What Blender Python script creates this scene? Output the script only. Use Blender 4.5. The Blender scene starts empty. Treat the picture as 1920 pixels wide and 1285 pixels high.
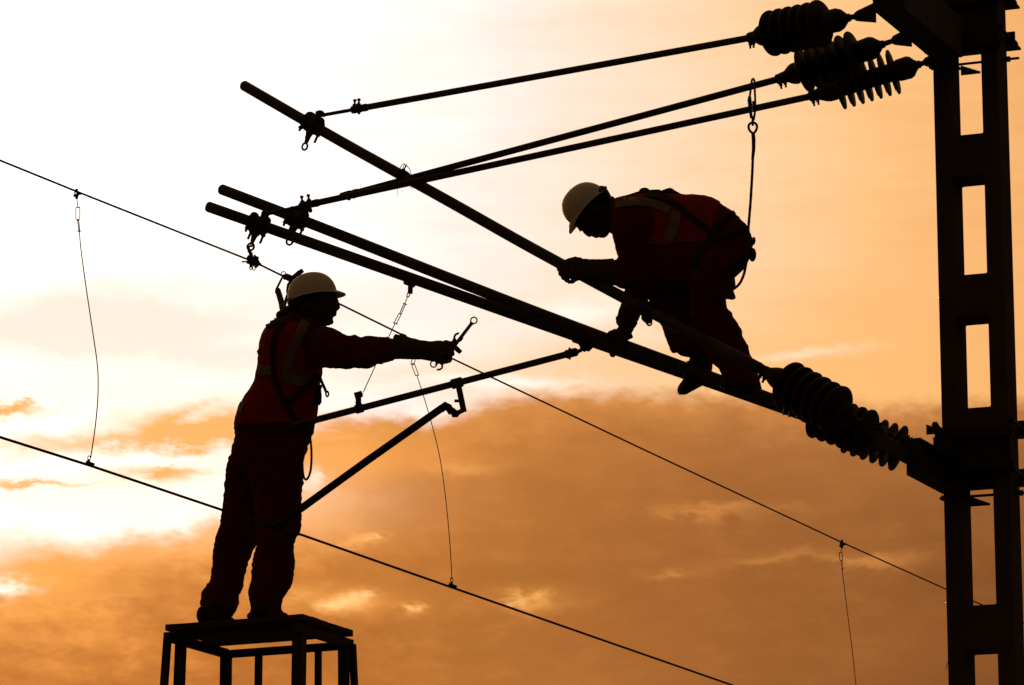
import bpy, bmesh, math, random
from mathutils import Vector, Matrix, noise
from mathutils.bvhtree import BVHTree
random.seed(7)
R = math.radians
S = bpy.context.scene
C = S.collection

# ------------------------------------------------------------------ camera
CAM = Vector((0, 0, 1.6)); PITCH = R(13.0); F = 7400.0
cd = bpy.data.cameras.new('camera'); cam = bpy.data.objects.new('camera', cd); C.objects.link(cam)
cd.sensor_width = 36; cd.lens = F / 1920 * 36; cd.clip_start = 0.1; cd.clip_end = 20000
cam.location = CAM; cam.rotation_euler = (R(90) + PITCH, 0, 0)
S.camera = cam
S.view_settings.view_transform = 'Standard'; S.view_settings.look = 'None'
S.view_settings.exposure = 0; S.view_settings.gamma = 1; S.view_settings.use_curve_mapping = False
S.cycles.max_bounces = 6

def ray(px, py):
    u = (px - 960) / F; v = (642.5 - py) / F
    return Vector((u, math.cos(PITCH) - v * math.sin(PITCH), math.sin(PITCH) + v * math.cos(PITCH)))
def P(px, py, Y):
    d = ray(px, py); return CAM + d * (Y / d.y)
def PZ(px, py, z):
    d = ray(px, py); return CAM + d * ((z - CAM.z) / d.z)
def AE(px, py):
    d = ray(px, py).normalized(); return math.degrees(math.atan2(d.x, d.y)), math.degrees(math.asin(d.z))
PXM = lambda Y: Y / F / math.cos(PITCH)            # metres per photo pixel at depth Y

# ------------------------------------------------------------------ world: dusk sky with a lit cloud deck
W = bpy.data.worlds.new('World'); S.world = W; W.use_nodes = True
NT = W.node_tree; NT.nodes.clear()
class E:
    def __init__(s, sock): s.s = sock
    def _m(a, op, b=None, c=None):
        n = NT.nodes.new('ShaderNodeMath'); n.operation = op
        for i, x in enumerate((a, b, c)):
            if x is None: continue
            if isinstance(x, E): NT.links.new(x.s, n.inputs[i])
            else: n.inputs[i].default_value = x
        return E(n.outputs[0])
    def __add__(a, b): return E._m(a, 'ADD', b)
    __radd__ = __add__
    def __sub__(a, b): return E._m(a, 'SUBTRACT', b)
    def __rsub__(a, b): return E._m(b, 'SUBTRACT', a)
    def __mul__(a, b): return E._m(a, 'MULTIPLY', b)
    __rmul__ = __mul__
    def clamp(a):
        r = E._m(a, 'ADD', 0.0); r.s.node.use_clamp = True; return r
def sstep(x, a, b):
    n = NT.nodes.new('ShaderNodeMapRange'); n.interpolation_type = 'SMOOTHSTEP'
    NT.links.new(x.s, n.inputs[0]); n.inputs[1].default_value = a; n.inputs[2].default_value = b
    return E(n.outputs[0])
def ramp(x, stops, interp='LINEAR'):
    n = NT.nodes.new('ShaderNodeValToRGB'); cr = n.color_ramp; cr.interpolation = interp
    while len(cr.elements) < len(stops): cr.elements.new(0.5)
    for e, (p, c) in zip(cr.elements, stops):
        e.position = p; e.color = (*c, 1) if isinstance(c, tuple) else (c, c, c, 1)
    NT.links.new(x.s, n.inputs[0]); return E(n.outputs[0])
def mixc(f, a, b, mode='MIX'):
    n = NT.nodes.new('ShaderNodeMix'); n.data_type = 'RGBA'; n.blend_type = mode; n.clamp_factor = True
    if isinstance(f, E): NT.links.new(f.s, n.inputs[0])
    else: n.inputs[0].default_value = f
    for i, x in ((6, a), (7, b)):
        if isinstance(x, E): NT.links.new(x.s, n.inputs[i])
        else: n.inputs[i].default_value = (*x, 1)
    return E(n.outputs[2])
tc = NT.nodes.new('ShaderNodeTexCoord'); sx = NT.nodes.new('ShaderNodeSeparateXYZ')
nrm = NT.nodes.new('ShaderNodeVectorMath'); nrm.operation = 'NORMALIZE'
NT.links.new(tc.outputs['Generated'], nrm.inputs[0]); NT.links.new(nrm.outputs[0], sx.inputs[0])
dx, dy, dz = (E(sx.outputs[i]) for i in range(3))
AZ = E._m(dx, 'ARCTAN2', dy) * 57.29578
EL = E._m(dz, 'ARCSINE') * 57.29578
def wnoise(az_scale, el_scale, detail=5, rough=.55, seed=0.0):
    cb = NT.nodes.new('ShaderNodeCombineXYZ')
    NT.links.new((AZ * az_scale).s, cb.inputs[0]); NT.links.new((EL * el_scale).s, cb.inputs[1]); cb.inputs[2].default_value = seed
    n = NT.nodes.new('ShaderNodeTexNoise'); n.inputs['Scale'].default_value = 1; n.inputs['Detail'].default_value = detail
    n.inputs['Roughness'].default_value = rough
    NT.links.new(cb.outputs[0], n.inputs[0]); return E(n.outputs[0]) - 0.5
nA = wnoise(.55, 1.1, 6, .6, 1.3); nB = wnoise(1.6, 3.2, 5, .6, 7.7); nC = wnoise(4.0, 9.0, 4, .6, 3.1); nD = wnoise(.25, .9, 4, .5, 12.4)
nS = wnoise(.5, 3.6, 5, .6, 22.0)                       # flat streaks
WAZ = AZ + nB * 1.3 + nC * .35
WEL = EL + nA * .55 + nB * .42 + nC * .16
def blob(px, py, rx, ry, rot=0.0, warp=1.0):
    a0, e0 = AE(px, py); k = 57.29578 / F
    a = AZ + (WAZ - AZ) * warp - a0; e = EL + (WEL - EL) * warp - e0
    c, s = math.cos(R(rot)), math.sin(R(rot))
    u = (a * c + e * s) * (1 / (rx * k)); w = (e * c - a * s) * (1 / (ry * k))
    return E._m((u * u + w * w) * -1.0, 'EXPONENT')
# distance in degrees from the glow where the sun stands behind thin cloud
ga, ge = AE(60, 520)
d_az = (AZ - ga); d_el = (EL - ge) * 0.72 + d_az * -0.28
DIST = E._m(d_az * d_az + d_el * d_el, 'SQRT') + nD * 1.6
fac = E._m(DIST * (1 / 180), 'SQRT')
q = lambda d: math.sqrt(d / 180)
K = 2.0
hi_stops = [(0, (1.75, 1.66, 1.55)), (4, (1.25, 1.19, 1.13)), (6.4, (1.04, .965, .91)), (8.3, (.99, .82, .665)), (10.6, (.98, .675, .40)),
            (12.6, (.97, .56, .24)), (15, (.90, .45, .165)), (20, (.60, .28, .10)), (32, (.30, .15, .06)), (60, (.155, .088, .040)), (110, (.088, .052, .025)), (180, (.062, .039, .021))]
HIGH = ramp(fac, [(q(d), tuple(x / K for x in c)) for d, c in hi_stops])
HIGH = mixc(1.0, HIGH, (K, K, K), 'MULTIPLY')
# cloud deck: upper edge elevation against azimuth
edge_px = [(-600, 1020), (0, 1055), (120, 1025), (220, 1005), (360, 1000), (420, 960), (500, 850), (560, 800), (640, 772), (720, 772), (800, 790), (880, 757), (960, 735), (1100, 724), (1230, 722), (1400, 738), (1500, 748), (1650, 752), (1920, 745), (2500, 700)]
az_lo, az_hi = -12.5, 12.5
st = []
for x, y in edge_px:
    a, e = AE(x, y); st.append(((a - az_lo) / (az_hi - az_lo), (e - 8) / 8))
EDGE = ramp((AZ + nB * .5 - az_lo) * (1 / (az_hi - az_lo)), st) * 8.0 + 8.0
depth = EDGE - (EL + nA * .28 + nB * .36 + nC * .20)                 # degrees below the edge of the deck
DECK = sstep(depth, -.12, .26)
# broad lit gaps and shaded puffs along the deck
deck_near = ramp((AZ + nD * 2 + 7.5) * (1 / 15), [(0, (.90, .42, .115)), (.30, (.83, .365, .095)), (.5, (.66, .285, .078)), (.72, (.49, .215, .068)), (1, (.42, .19, .066))])
deck_far = ramp((AZ + nD * 2 + 7.5) * (1 / 15), [(0, (.62, .245, .058)), (.30, (.56, .225, .055)), (.5, (.49, .205, .054)), (.72, (.37, .155, .047)), (1, (.30, .125, .042))])
DK = mixc(sstep(depth, .0, 3.0), deck_near, deck_far)
DK = mixc((sstep(depth, .9, .0) * .75 + nB * .35).clamp(), DK, mixc(sstep(AZ, -5.0, 7.0), (1.0, .50, .15), (.80, .37, .12)))
dfall = ramp(fac, [(0, 1.0), (q(14), 1.0), (q(22), .62), (q(35), .33), (q(60), .17), (q(110), .11), (1, .09)])
DK = mixc(1.0, mixc(1.0, DK, (.74, .64, .55), 'MULTIPLY'), dfall, 'MULTIPLY')
DK = mixc(1.0, DK, ramp((nA * .9 + nS * .4 + nB * .3 + .5).clamp(), [(.2, .86), (.8, 1.13)]), 'MULTIPLY')
DK = mixc((sstep(AZ, 1.5, -5.5) * .85).clamp(), DK, mixc(1.0, DK, ramp((nB * 1.3 + nA * .7 + nC * .4 + .5).clamp(), [(.22, (.82, .76, .70)), (.5, (1.0, .98, .94)), (.8, (1.28, 1.30, 1.22))]), 'MULTIPLY'))
# high thin veils
vfac = (nS * 1.1 + nA * .7 + .5).clamp()
HIGH = mixc(1.0, HIGH, ramp(vfac, [(.25, (.975, .95, .915)), (.75, (1.03, 1.045, 1.07))]), 'MULTIPLY')
SKY = HIGH
def paint(sky, blobs, col, gain=1.0, warp=1.0):
    t = None
    for b in blobs:
        g = blob(*b[:5], warp=warp) * b[5]; t = g if t is None else t + g
    return mixc((t * gain).clamp(), sky, col)
# orange warmth just above the deck on the right, cream streaks
SKY = paint(SKY, [(1480, 690, 420, 110, -4, .5), (1560, 742, 230, 16, 2, .35), (1000, 690, 300, 45, 3, .5), (1800, 600, 260, 240, 0, .3), (700, 705, 200, 25, 0, .2)], (.98, .52, .18), warp=.6)
SKY = paint(SKY, [(330, 645, 460, 70, 0, 1.1), (180, 560, 380, 70, 6, .7), (720, 560, 260, 60, 12, .5)], (.985, .865, .76), warp=.9)
SKY = paint(SKY, [(1085, 585, 85, 26, 8, .95), (1210, 630, 60, 25, -20, .25), (850, 716, 150, 14, 2, .8), (1500, 668, 110, 9, 4, .35), (700, 635, 210, 34, -6, .9), (470, 636, 60, 20, 4, .9), (990, 716, 90, 10, 2, .6), (560, 720, 120, 20, 0, .8)], (1.08, 1.0, .89), warp=.7)
SKY = mixc(DECK, SKY, DK)
SKY = paint(SKY, [(600, 930, 120, 90, 0, .75), (60, 1092, 140, 50, 0, .8), (250, 1030, 330, 34, 2, .75), (640, 1132, 130, 34, 0, .4), (700, 850, 120, 40, 0, .45), (1000, 1132, 90, 24, 0, .25)], (.95, .40, .085), warp=1.0)
# glowing break between the veil and the lower deck on the left
SKY = paint(SKY, [(170, 930, 330, 62, 0, 1.0), (60, 740, 330, 60, 0, .75), (330, 735, 150, 40, -6, .8), (620, 760, 90, 14, 0, .35), (420, 905, 75, 45, 0, .5), (10, 1098, 38, 15, 0, 1.0), (588, 902, 26, 22, 0, .4)], (1.25, 1.11, .95), 1.15, warp=1.0)
SKY = paint(SKY, [(20, 772, 70, 11, 0, 1.0), (340, 815, 120, 30, -3, 1.05), (460, 800, 90, 40, 0, .75), (300, 888, 90, 16, 0, .95), (40, 916, 120, 8, 2, .85), (70, 835, 130, 22, 3, .6), (350, 775, 60, 12, 20, .45), (210, 830, 90, 14, 0, .45), (390, 1000, 26, 22, 60, .6)], (.96, .47, .15), 1.1, warp=1.1)
# small bright tears low in the deck
SKY = paint(SKY, [(640, 1135, 58, 14, 6, 1.0), (690, 1120, 28, 7, 14, .7), (770, 1140, 26, 10, 0, .75), (690, 1008, 36, 9, 0, .6), (660, 1018, 16, 15, 70, .45), (985, 1128, 48, 10, -8, .55), (560, 1112, 50, 16, 10, .5), (870, 870, 80, 16, 0, .4), (620, 815, 60, 9, 0, .5), (590, 980, 60, 14, 0, .3), (200, 1120, 90, 8, 0, .3), (60, 1085, 70, 18, 0, .6), (640, 850, 70, 40, 0, .35)], (1.0, .46, .12), 1.0, warp=1.0)
SKY = paint(SKY, [(630, 1136, 36, 8, 4, .8), (690, 1121, 22, 4, 14, .7), (700, 1008, 18, 5, 0, .4), (772, 1141, 14, 5, 0, .35), (975, 1130, 24, 5, -8, .25)], (1.0, .68, .30), 1.0, warp=1.0)
SKY = paint(SKY, [(1330, 960, 85, 11, -4, .75), (1440, 1045, 90, 10, 6, .5), (1620, 1050, 90, 12, -4, .7), (1275, 1070, 30, 8, 8, .7), (1480, 955, 60, 7, 0, .25), (1700, 1040, 60, 10, 0, .3)], (.60, .245, .066), 1.0, warp=1.0)
# physically based dusk air underneath everything
nish = NT.nodes.new('ShaderNodeTexSky'); nish.sky_type = 'NISHITA'; nish.sun_disc = False
SUN_AZ, SUN_EL = AE(60, 760)
nish.sun_elevation = R(SUN_EL); nish.sun_rotation = R(SUN_AZ); nish.dust_density = 5; nish.ozone_density = 1
air = mixc(1.0, E(nish.outputs[0]), (.05, .020, .005), 'MULTIPLY')
SKY = mixc(.03, SKY, air, 'MIX')
bg = NT.nodes.new('ShaderNodeBackground'); NT.links.new(SKY.s, bg.inputs[0]); bg.inputs[1].default_value = 1.0
wo = NT.nodes.new('ShaderNodeOutputWorld'); NT.links.new(bg.outputs[0], wo.inputs[0])

# ------------------------------------------------------------------ sun, veiled by the cloud it stands behind
sl = bpy.data.lights.new('sun', 'SUN'); so = bpy.data.objects.new('sun', sl); C.objects.link(so)
sl.energy = 1.2; sl.angle = R(6); sl.color = (1.0, .72, .42)
sd = Vector((math.sin(R(SUN_AZ)) * math.cos(R(SUN_EL)), math.cos(R(SUN_AZ)) * math.cos(R(SUN_EL)), math.sin(R(SUN_EL))))
so.rotation_euler = (-sd).to_track_quat('-Z', 'Y').to_euler(); so.location = (0, 0, 30)

# ------------------------------------------------------------------ materials
def mat(name, c1, c2, rough=.6, scale=20, metal=0.0, spec=.3, bump=.15, bscale=None, c3=None, stretch=(1, 1, 1), sheen=0.0):
    m = bpy.data.materials.new(name); m.use_nodes = True; t = m.node_tree; b = t.nodes['Principled BSDF']
    co = t.nodes.new('ShaderNodeTexCoord'); mp = t.nodes.new('ShaderNodeMapping'); mp.inputs['Scale'].default_value = stretch
    t.links.new(co.outputs['Object'], mp.inputs[0])
    n = t.nodes.new('ShaderNodeTexNoise'); n.inputs['Scale'].default_value = scale; n.inputs['Detail'].default_value = 6; n.inputs['Roughness'].default_value = .65
    t.links.new(mp.outputs[0], n.inputs[0])
    r = t.nodes.new('ShaderNodeValToRGB'); r.color_ramp.elements[0].position = .32; r.color_ramp.elements[1].position = .68
    r.color_ramp.elements[0].color = (*c1, 1); r.color_ramp.elements[1].color = (*c2, 1)
    if c3:
        e = r.color_ramp.elements.new(.8); e.color = (*c3, 1)
    t.links.new(n.outputs[0], r.inputs[0]); t.links.new(r.outputs[0], b.inputs['Base Color'])
    b.inputs['Roughness'].default_value = rough; b.inputs['Metallic'].default_value = metal; b.inputs['Specular IOR Level'].default_value = spec
    if sheen: b.inputs['Sheen Weight'].default_value = sheen
    if bump:
        n2 = t.nodes.new('ShaderNodeTexNoise'); n2.inputs['Scale'].default_value = bscale or scale * 4; n2.inputs['Detail'].default_value = 4
        t.links.new(mp.outputs[0], n2.inputs[0])
        bp = t.nodes.new('ShaderNodeBump'); bp.inputs['Strength'].default_value = bump; bp.inputs['Distance'].default_value = .01
        t.links.new(n2.outputs[0], bp.inputs['Height']); t.links.new(bp.outputs[0], b.inputs['Normal'])
    return m
M = {
 'steel':    mat('galvanised_steel', (.045, .04, .028), (.075, .066, .045), .62, 9, .3, .25, .12),
 'dark':     mat('dark_casting', (.018, .015, .012), (.035, .027, .02), .6, 30, .2, .25, .25),
 'wire':     mat('aged_wire', (.022, .016, .010), (.040, .028, .017), .65, 60, .2, .2, .1),
 'porcelain': mat('brown_porcelain', (.026, .017, .011), (.04, .025, .016), .55, 6, 0, .25, .03),
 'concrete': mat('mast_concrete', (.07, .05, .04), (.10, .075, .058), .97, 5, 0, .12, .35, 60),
 'beam':     mat('painted_beam', (.03, .022, .018), (.05, .036, .028), .7, 12, .2, .2, .2),
 'wood':     mat('worn_planks', (.04, .028, .018), (.08, .055, .036), .85, 14, 0, .15, .4, 40, stretch=(.5, 4, 4)),
 'frame':    mat('trestle_steel', (.03, .024, .018), (.055, .042, .03), .65, 12, .3, .25, .2),
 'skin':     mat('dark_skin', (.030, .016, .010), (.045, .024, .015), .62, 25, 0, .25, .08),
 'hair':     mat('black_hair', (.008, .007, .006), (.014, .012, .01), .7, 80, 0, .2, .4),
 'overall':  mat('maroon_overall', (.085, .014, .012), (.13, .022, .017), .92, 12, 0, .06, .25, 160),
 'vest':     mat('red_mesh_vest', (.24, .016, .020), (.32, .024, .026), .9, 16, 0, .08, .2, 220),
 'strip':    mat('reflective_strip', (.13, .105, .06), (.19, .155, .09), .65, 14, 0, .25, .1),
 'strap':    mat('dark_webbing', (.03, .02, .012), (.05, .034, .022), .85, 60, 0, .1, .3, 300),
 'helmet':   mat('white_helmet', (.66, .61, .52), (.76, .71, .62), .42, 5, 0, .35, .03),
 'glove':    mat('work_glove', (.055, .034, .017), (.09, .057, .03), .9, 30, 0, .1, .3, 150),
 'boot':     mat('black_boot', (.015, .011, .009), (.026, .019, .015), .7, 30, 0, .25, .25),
 'rope':     mat('rope_fibre', (.06, .042, .026), (.10, .07, .042), .95, 80, 0, .08, .3),
 'tool':     mat('chrome_tool', (.06, .048, .036), (.09, .072, .054), .5, 25, .6, .35, .05),
 'ground':   mat('ballast_ground', (.05, .04, .032), (.10, .08, .062), .95, .8, 0, .1, .6, 12),
}

# ------------------------------------------------------------------ mesh helpers
def frame_of(d):
    d = d.normalized(); a = Vector((0, 0, 1)) if abs(d.z) < .9 else Vector((1, 0, 0))
    u = d.cross(a).normalized(); return u, d.cross(u).normalized()
class MB:
    def __init__(s): s.v = []; s.f = []
    def tube(s, pts, r, n=10, closed=False, flat=None):
        pts = [Vector(p) for p in pts]; m = len(pts); b = len(s.v)
        rs = r if isinstance(r, (list, tuple)) else [r] * m
        tg = []
        for i in range(m):
            if closed: t = pts[(i + 1) % m] - pts[i - 1]
            else: t = pts[min(i + 1, m - 1)] - pts[max(i - 1, 0)]
            tg.append(t.normalized())
        u, w = frame_of(tg[0])
        if flat is not None:
            u = flat - tg[0] * flat.dot(tg[0]); u.normalize(); w = tg[0].cross(u).normalized()
        for i in range(m):
            u = u - tg[i] * u.dot(tg[i]); u.normalize(); w = tg[i].cross(u).normalized()
            for k in range(n):
                a = 2 * math.pi * k / n; s.v.append(pts[i] + (u * math.cos(a) + w * math.sin(a)) * rs[i])
        for i in range(m if closed else m - 1):
            j = (i + 1) % m
            for k in range(n):
                k2 = (k + 1) % n; s.f.append((b + i * n + k, b + i * n + k2, b + j * n + k2, b + j * n + k))
        if not closed:
            s.f.append(tuple(b + k for k in reversed(range(n)))); s.f.append(tuple(b + (m - 1) * n + k for k in range(n)))
        return s
    def box(s, c, ax, h):
        c = Vector(c); b = len(s.v)
        for sx_ in (-1, 1):
            for sy_ in (-1, 1):
                for sz_ in (-1, 1): s.v.append(c + ax[0] * h[0] * sx_ + ax[1] * h[1] * sy_ + ax[2] * h[2] * sz_)
        for f in ((0, 1, 3, 2), (4, 6, 7, 5), (0, 4, 5, 1), (2, 3, 7, 6), (0, 2, 6, 4), (1, 5, 7, 3)): s.f.append(tuple(b + i for i in f))
        return s
    def bar(s, p, q, w, h, up=Vector((0, 0, 1))):
        p = Vector(p); q = Vector(q); d = (q - p); L = d.length; d.normalize(); u = d.cross(up).normalized(); v = u.cross(d)
        return s.box((p + q) / 2, (d, u, v), (L / 2, w / 2, h / 2))
    def lathe(s, o, axis, prof, n=24):
        o = Vector(o); d = Vector(axis).normalized(); u, w = frame_of(d); b = len(s.v)
        for t, r in prof:
            for k in range(n):
                a = 2 * math.pi * k / n; s.v.append(o + d * t + (u * math.cos(a) + w * math.sin(a)) * max(r, 1e-4))
        for i in range(len(prof) - 1):
            for k in range(n):
                k2 = (k + 1) % n; s.f.append((b + i * n + k, b + i * n + k2, b + (i + 1) * n + k2, b + (i + 1) * n + k))
        s.f.append(tuple(b + k for k in reversed(range(n)))); s.f.append(tuple(b + (len(prof) - 1) * n + k for k in range(n)))
        return s
    def ell(s, c, a, b_, c_, nu=14, nv=9):
        c = Vector(c); b = len(s.v)
        for j in range(1, nv):
            th = math.pi * j / nv
            for i in range(nu):
                ph = 2 * math.pi * i / nu; s.v.append(c + a * math.cos(ph) * math.sin(th) + b_ * math.sin(ph) * math.sin(th) + c_ * math.cos(th))
        t0 = len(s.v); s.v.append(c + c_); s.v.append(c - c_)
        for j in range(nv - 2):
            for i in range(nu):
                i2 = (i + 1) % nu; s.f.append((b + j * nu + i, b + (j + 1) * nu + i, b + (j + 1) * nu + i2, b + j * nu + i2))
        for i in range(nu):
            i2 = (i + 1) % nu; s.f.append((t0, b + i, b + i2)); s.f.append((t0 + 1, b + (nv - 2) * nu + i2, b + (nv - 2) * nu + i))
        return s
    def prism(s, poly, ext):
        b = len(s.v); n = len(poly); ext = Vector(ext)
        for p in poly: s.v.append(Vector(p) - ext / 2)
        for p in poly: s.v.append(Vector(p) + ext / 2)
        s.f.append(tuple(b + i for i in range(n))); s.f.append(tuple(b + n + i for i in reversed(range(n))))
        for i in range(n):
            j = (i + 1) % n; s.f.append((b + i, b + n + i, b + n + j, b + j))
        return s
    def ring(s, c, nrm_, R_, r, n=18, m=8, ell=(1, 1), udir=None):
        u, w = frame_of(nrm_)
        if udir is not None: u = (udir - nrm_ * udir.dot(nrm_)).normalized(); w = nrm_.cross(u).normalized()
        return s.tube([Vector(c) + u * R_ * ell[0] * math.cos(2 * math.pi * k / n) + w * R_ * ell[1] * math.sin(2 * math.pi * k / n) for k in range(n)], r, m, closed=True)
    def mesh(s, name, org=Vector((0, 0, 0)), smooth=True, sharp=38):
        me = bpy.data.meshes.new(name); me.from_pydata([tuple(v - org) for v in s.v], [], s.f)
        bm = bmesh.new(); bm.from_mesh(me); bmesh.ops.recalc_face_normals(bm, faces=bm.faces); bm.to_mesh(me); bm.free()
        if smooth:
            me.polygons.foreach_set('use_smooth', [True] * len(me.polygons)); me.set_sharp_from_angle(angle=R(sharp))
        return me
ORG = {}
def tag(o, label=None, cat=None, group=None, kind=None):
    for k, v in (('label', label), ('category', cat), ('group', group), ('kind', kind)):
        if v: o[k] = v
    return o
def thing(name, loc, label, cat, group=None):
    o = bpy.data.objects.new(name, None); C.objects.link(o); o.location = loc; o.empty_display_size = .1
    ORG[o.name] = Vector(loc); return tag(o, label, cat, group)
def obj(name, mb, m, parent=None, org=None, smooth=True, sharp=38, label=None):
    """links one mesh object; vertices are given in world space"""
    base = ORG[parent.name] if parent else Vector((0, 0, 0))
    if org is None:
        org = base if parent else sum(mb.v, Vector()) / len(mb.v)
    org = Vector(org)
    me = mb.mesh(name, org, smooth, sharp) if isinstance(mb, MB) else mb
    o = bpy.data.objects.new(name, me); C.objects.link(o); me.materials.clear(); me.materials.append(M[m])
    o.location = org - base
    if parent: o.parent = parent
    ORG[o.name] = org
    if label: o['label'] = label
    return o
def cat_pts(pts, k=4):
    """Catmull-Rom through rows of numbers"""
    out = []
    n = len(pts)
    for i in range(n - 1):
        p0, p1, p2, p3 = pts[max(i - 1, 0)], pts[i], pts[i + 1], pts[min(i + 2, n - 1)]
        for j in range(k):
            t = j / k
            out.append(tuple(.5 * (2 * b + (c - a) * t + (2 * a - 5 * b + 4 * c - d) * t * t + (3 * b - a - 3 * c + d) * t ** 3) for a, b, c, d in zip(p0, p1, p2, p3)))
    out.append(tuple(pts[-1])); return out
def loft(mb, st, n=20, k=4, scale=1.0, cap=.5, grow=0.0):
    """limb from stations (edge pixel one, edge pixel two, depth, half thickness in metres)"""
    rows = cat_pts(st, k); rings = []
    for lx, ly, rx, ry, Y, dr in rows:
        a = P(lx, ly, Y); b = P(rx, ry, Y); c = (a + b) / 2; h = (b - a) / 2
        hl = h.length; h = h.normalized() * (hl * scale + grow); dr = dr * scale + grow
        rings.append((c, h, ray((lx + rx) / 2, (ly + ry) / 2).normalized() * dr))
    def endcap(i, j):
        c, h, w = rings[i]; c2 = rings[j][0]; d = (c - c2).normalized() * min(h.length, w.length) * cap
        return [(c + d * .6, h * .8, w * .8), (c + d * .95, h * .4, w * .4)]
    full = list(reversed(endcap(0, 1))) + rings + endcap(-1, -2) if cap else rings
    b = len(mb.v)
    for c, h, w in full:
        for i in range(n):
            a = 2 * math.pi * i / n
            ca, sa = math.cos(a), math.sin(a)
            ex = .86                                                     # slightly squared section reads as cloth over a body
            mb.v.append(c + h * math.copysign(abs(ca) ** ex, ca) + w * math.copysign(abs(sa) ** ex, sa))
    for r in range(len(full) - 1):
        for i in range(n):
            j = (i + 1) % n; mb.f.append((b + r * n + i, b + r * n + j, b + (r + 1) * n + j, b + (r + 1) * n + i))
    mb.f.append(tuple(b + i for i in reversed(range(n)))); mb.f.append(tuple(b + (len(full) - 1) * n + i for i in range(n)))
    return mb
def union(mb, voxel=.008, smooth=3, wr=0.0, wscale=(16, 16, 26), seed=0.0):
    """merges overlapping closed shapes into one continuous skin, then creases it"""
    me = mb.mesh('tmp'); o = bpy.data.objects.new('tmp', me); C.objects.link(o)
    rm = o.modifiers.new('r', 'REMESH'); rm.mode = 'VOXEL'; rm.voxel_size = voxel
    if smooth:
        sm = o.modifiers.new('s', 'SMOOTH'); sm.factor = .5; sm.iterations = smooth
    dg = bpy.context.evaluated_depsgraph_get(); dg.update()
    ev = o.evaluated_get(dg); nm = bpy.data.meshes.new_from_object(ev)
    C.objects.unlink(o); bpy.data.objects.remove(o); bpy.data.meshes.remove(me)
    out = MB(); no = [v.normal.copy() for v in nm.vertices]
    for v, nn in zip(nm.vertices, no):
        c = v.co.copy()
        if wr:
            q_ = Vector((c.x * wscale[0] + seed, c.y * wscale[1], c.z * wscale[2]))
            w1 = 1 - 2 * abs(noise.noise(q_ + Vector((0, 0, c.x * 9))))
            w2 = noise.noise(q_ * 2.3 + Vector((5, 1, 2)))
            c += nn * wr * (w1 * .75 - .35 + w2 * .45)
        out.v.append(c)
    out.f = [tuple(p.vertices) for p in nm.polygons]
    bpy.data.meshes.remove(nm); return out
def bvh_of(*mbs):
    v = []; f = []
    for m in mbs:
        b = len(v); v += m.v; f += [tuple(b + i for i in q_) for q_ in m.f]
    return BVHTree.FromPolygons(v, f)
def strap_on(mb, bv, path, hw, lift=.006, th=.004, sub=6, fallback=19.4):
    """webbing laid on the cloth the viewer sees: path of photo points (x, y, half width px)"""
    rows = cat_pts([(p[0], p[1], p[2] if len(p) > 2 else hw) for p in path], sub); g = []
    for i, (x, y, w) in enumerate(rows):
        a = rows[max(i - 1, 0)]; b = rows[min(i + 1, len(rows) - 1)]
        t = Vector((b[0] - a[0], b[1] - a[1])).normalized(); nx, ny = -t.y, t.x
        line = []
        for s_ in (-1, -.5, 0, .5, 1):
            d = ray(x + nx * w * s_, y + ny * w * s_).normalized()
            hit = bv.ray_cast(CAM + d * 10, d)
            if hit[0] is None: line.append(None); continue
            nn = hit[1]; nn = nn if nn.dot(d) < 0 else -nn
            line.append((hit[0], (nn - d).normalized()))
        g.append(line)
    b0 = len(mb.v); idx = {}
    for i, line in enumerate(g):
        for k, h in enumerate(line):
            if h is None: continue
            idx[i, k] = len(mb.v); mb.v.append(h[0] + h[1] * (lift + th)); mb.v.append(h[0] + h[1] * (lift - th - .006))
    cells = [(i, k) for i in range(len(g) - 1) for k in range(4) if all((a, b) in idx for a in (i, i + 1) for b in (k, k + 1))
             and max((mb.v[idx[a, b]] - mb.v[idx[i, k]]).length for a in (i, i + 1) for b in (k, k + 1)) < .08]
    cs = set(cells)
    for i, k in cells:
        q_ = [idx[i, k], idx[i, k + 1], idx[i + 1, k + 1], idx[i + 1, k]]
        mb.f.append(tuple(q_)); mb.f.append(tuple(x + 1 for x in reversed(q_)))
        for (ni, nk), (a, b) in (((i, k - 1), (3, 0)), ((i, k + 1), (1, 2)), ((i - 1, k), (0, 1)), ((i + 1, k), (2, 3))):
            if (ni, nk) not in cs: mb.f.append((q_[a], q_[b], q_[b] + 1, q_[a] + 1))
    return mb
def rope(mb, pts, r=.0075, pitch=.03, strands=3):
    pts = [Vector(p) for p in cat_pts([tuple(p) for p in pts], 10)]
    L = [0]
    for a, b in zip(pts, pts[1:]): L.append(L[-1] + (b - a).length)
    N = max(8, int(L[-1] / .005)); samp = []
    j = 0
    for i in range(N + 1):
        s_ = L[-1] * i / N
        while j < len(L) - 2 and L[j + 1] < s_: j += 1
        t = (s_ - L[j]) / max(1e-6, L[j + 1] - L[j]); samp.append((pts[j].lerp(pts[j + 1], min(1, t)), (pts[j + 1] - pts[j]).normalized(), s_))
    for k in range(strands):
        path = []
        for p, t, s_ in samp:
            u, w = frame_of(t); a = 2 * math.pi * (s_ / pitch + k / strands)
            path.append(p + (u * math.cos(a) + w * math.sin(a)) * r * .52)
        mb.tube(path, r * .56, 6)
    return mb
X, Yv, Z = Vector((1, 0, 0)), Vector((0, 1, 0)), Vector((0, 0, 1))

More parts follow.
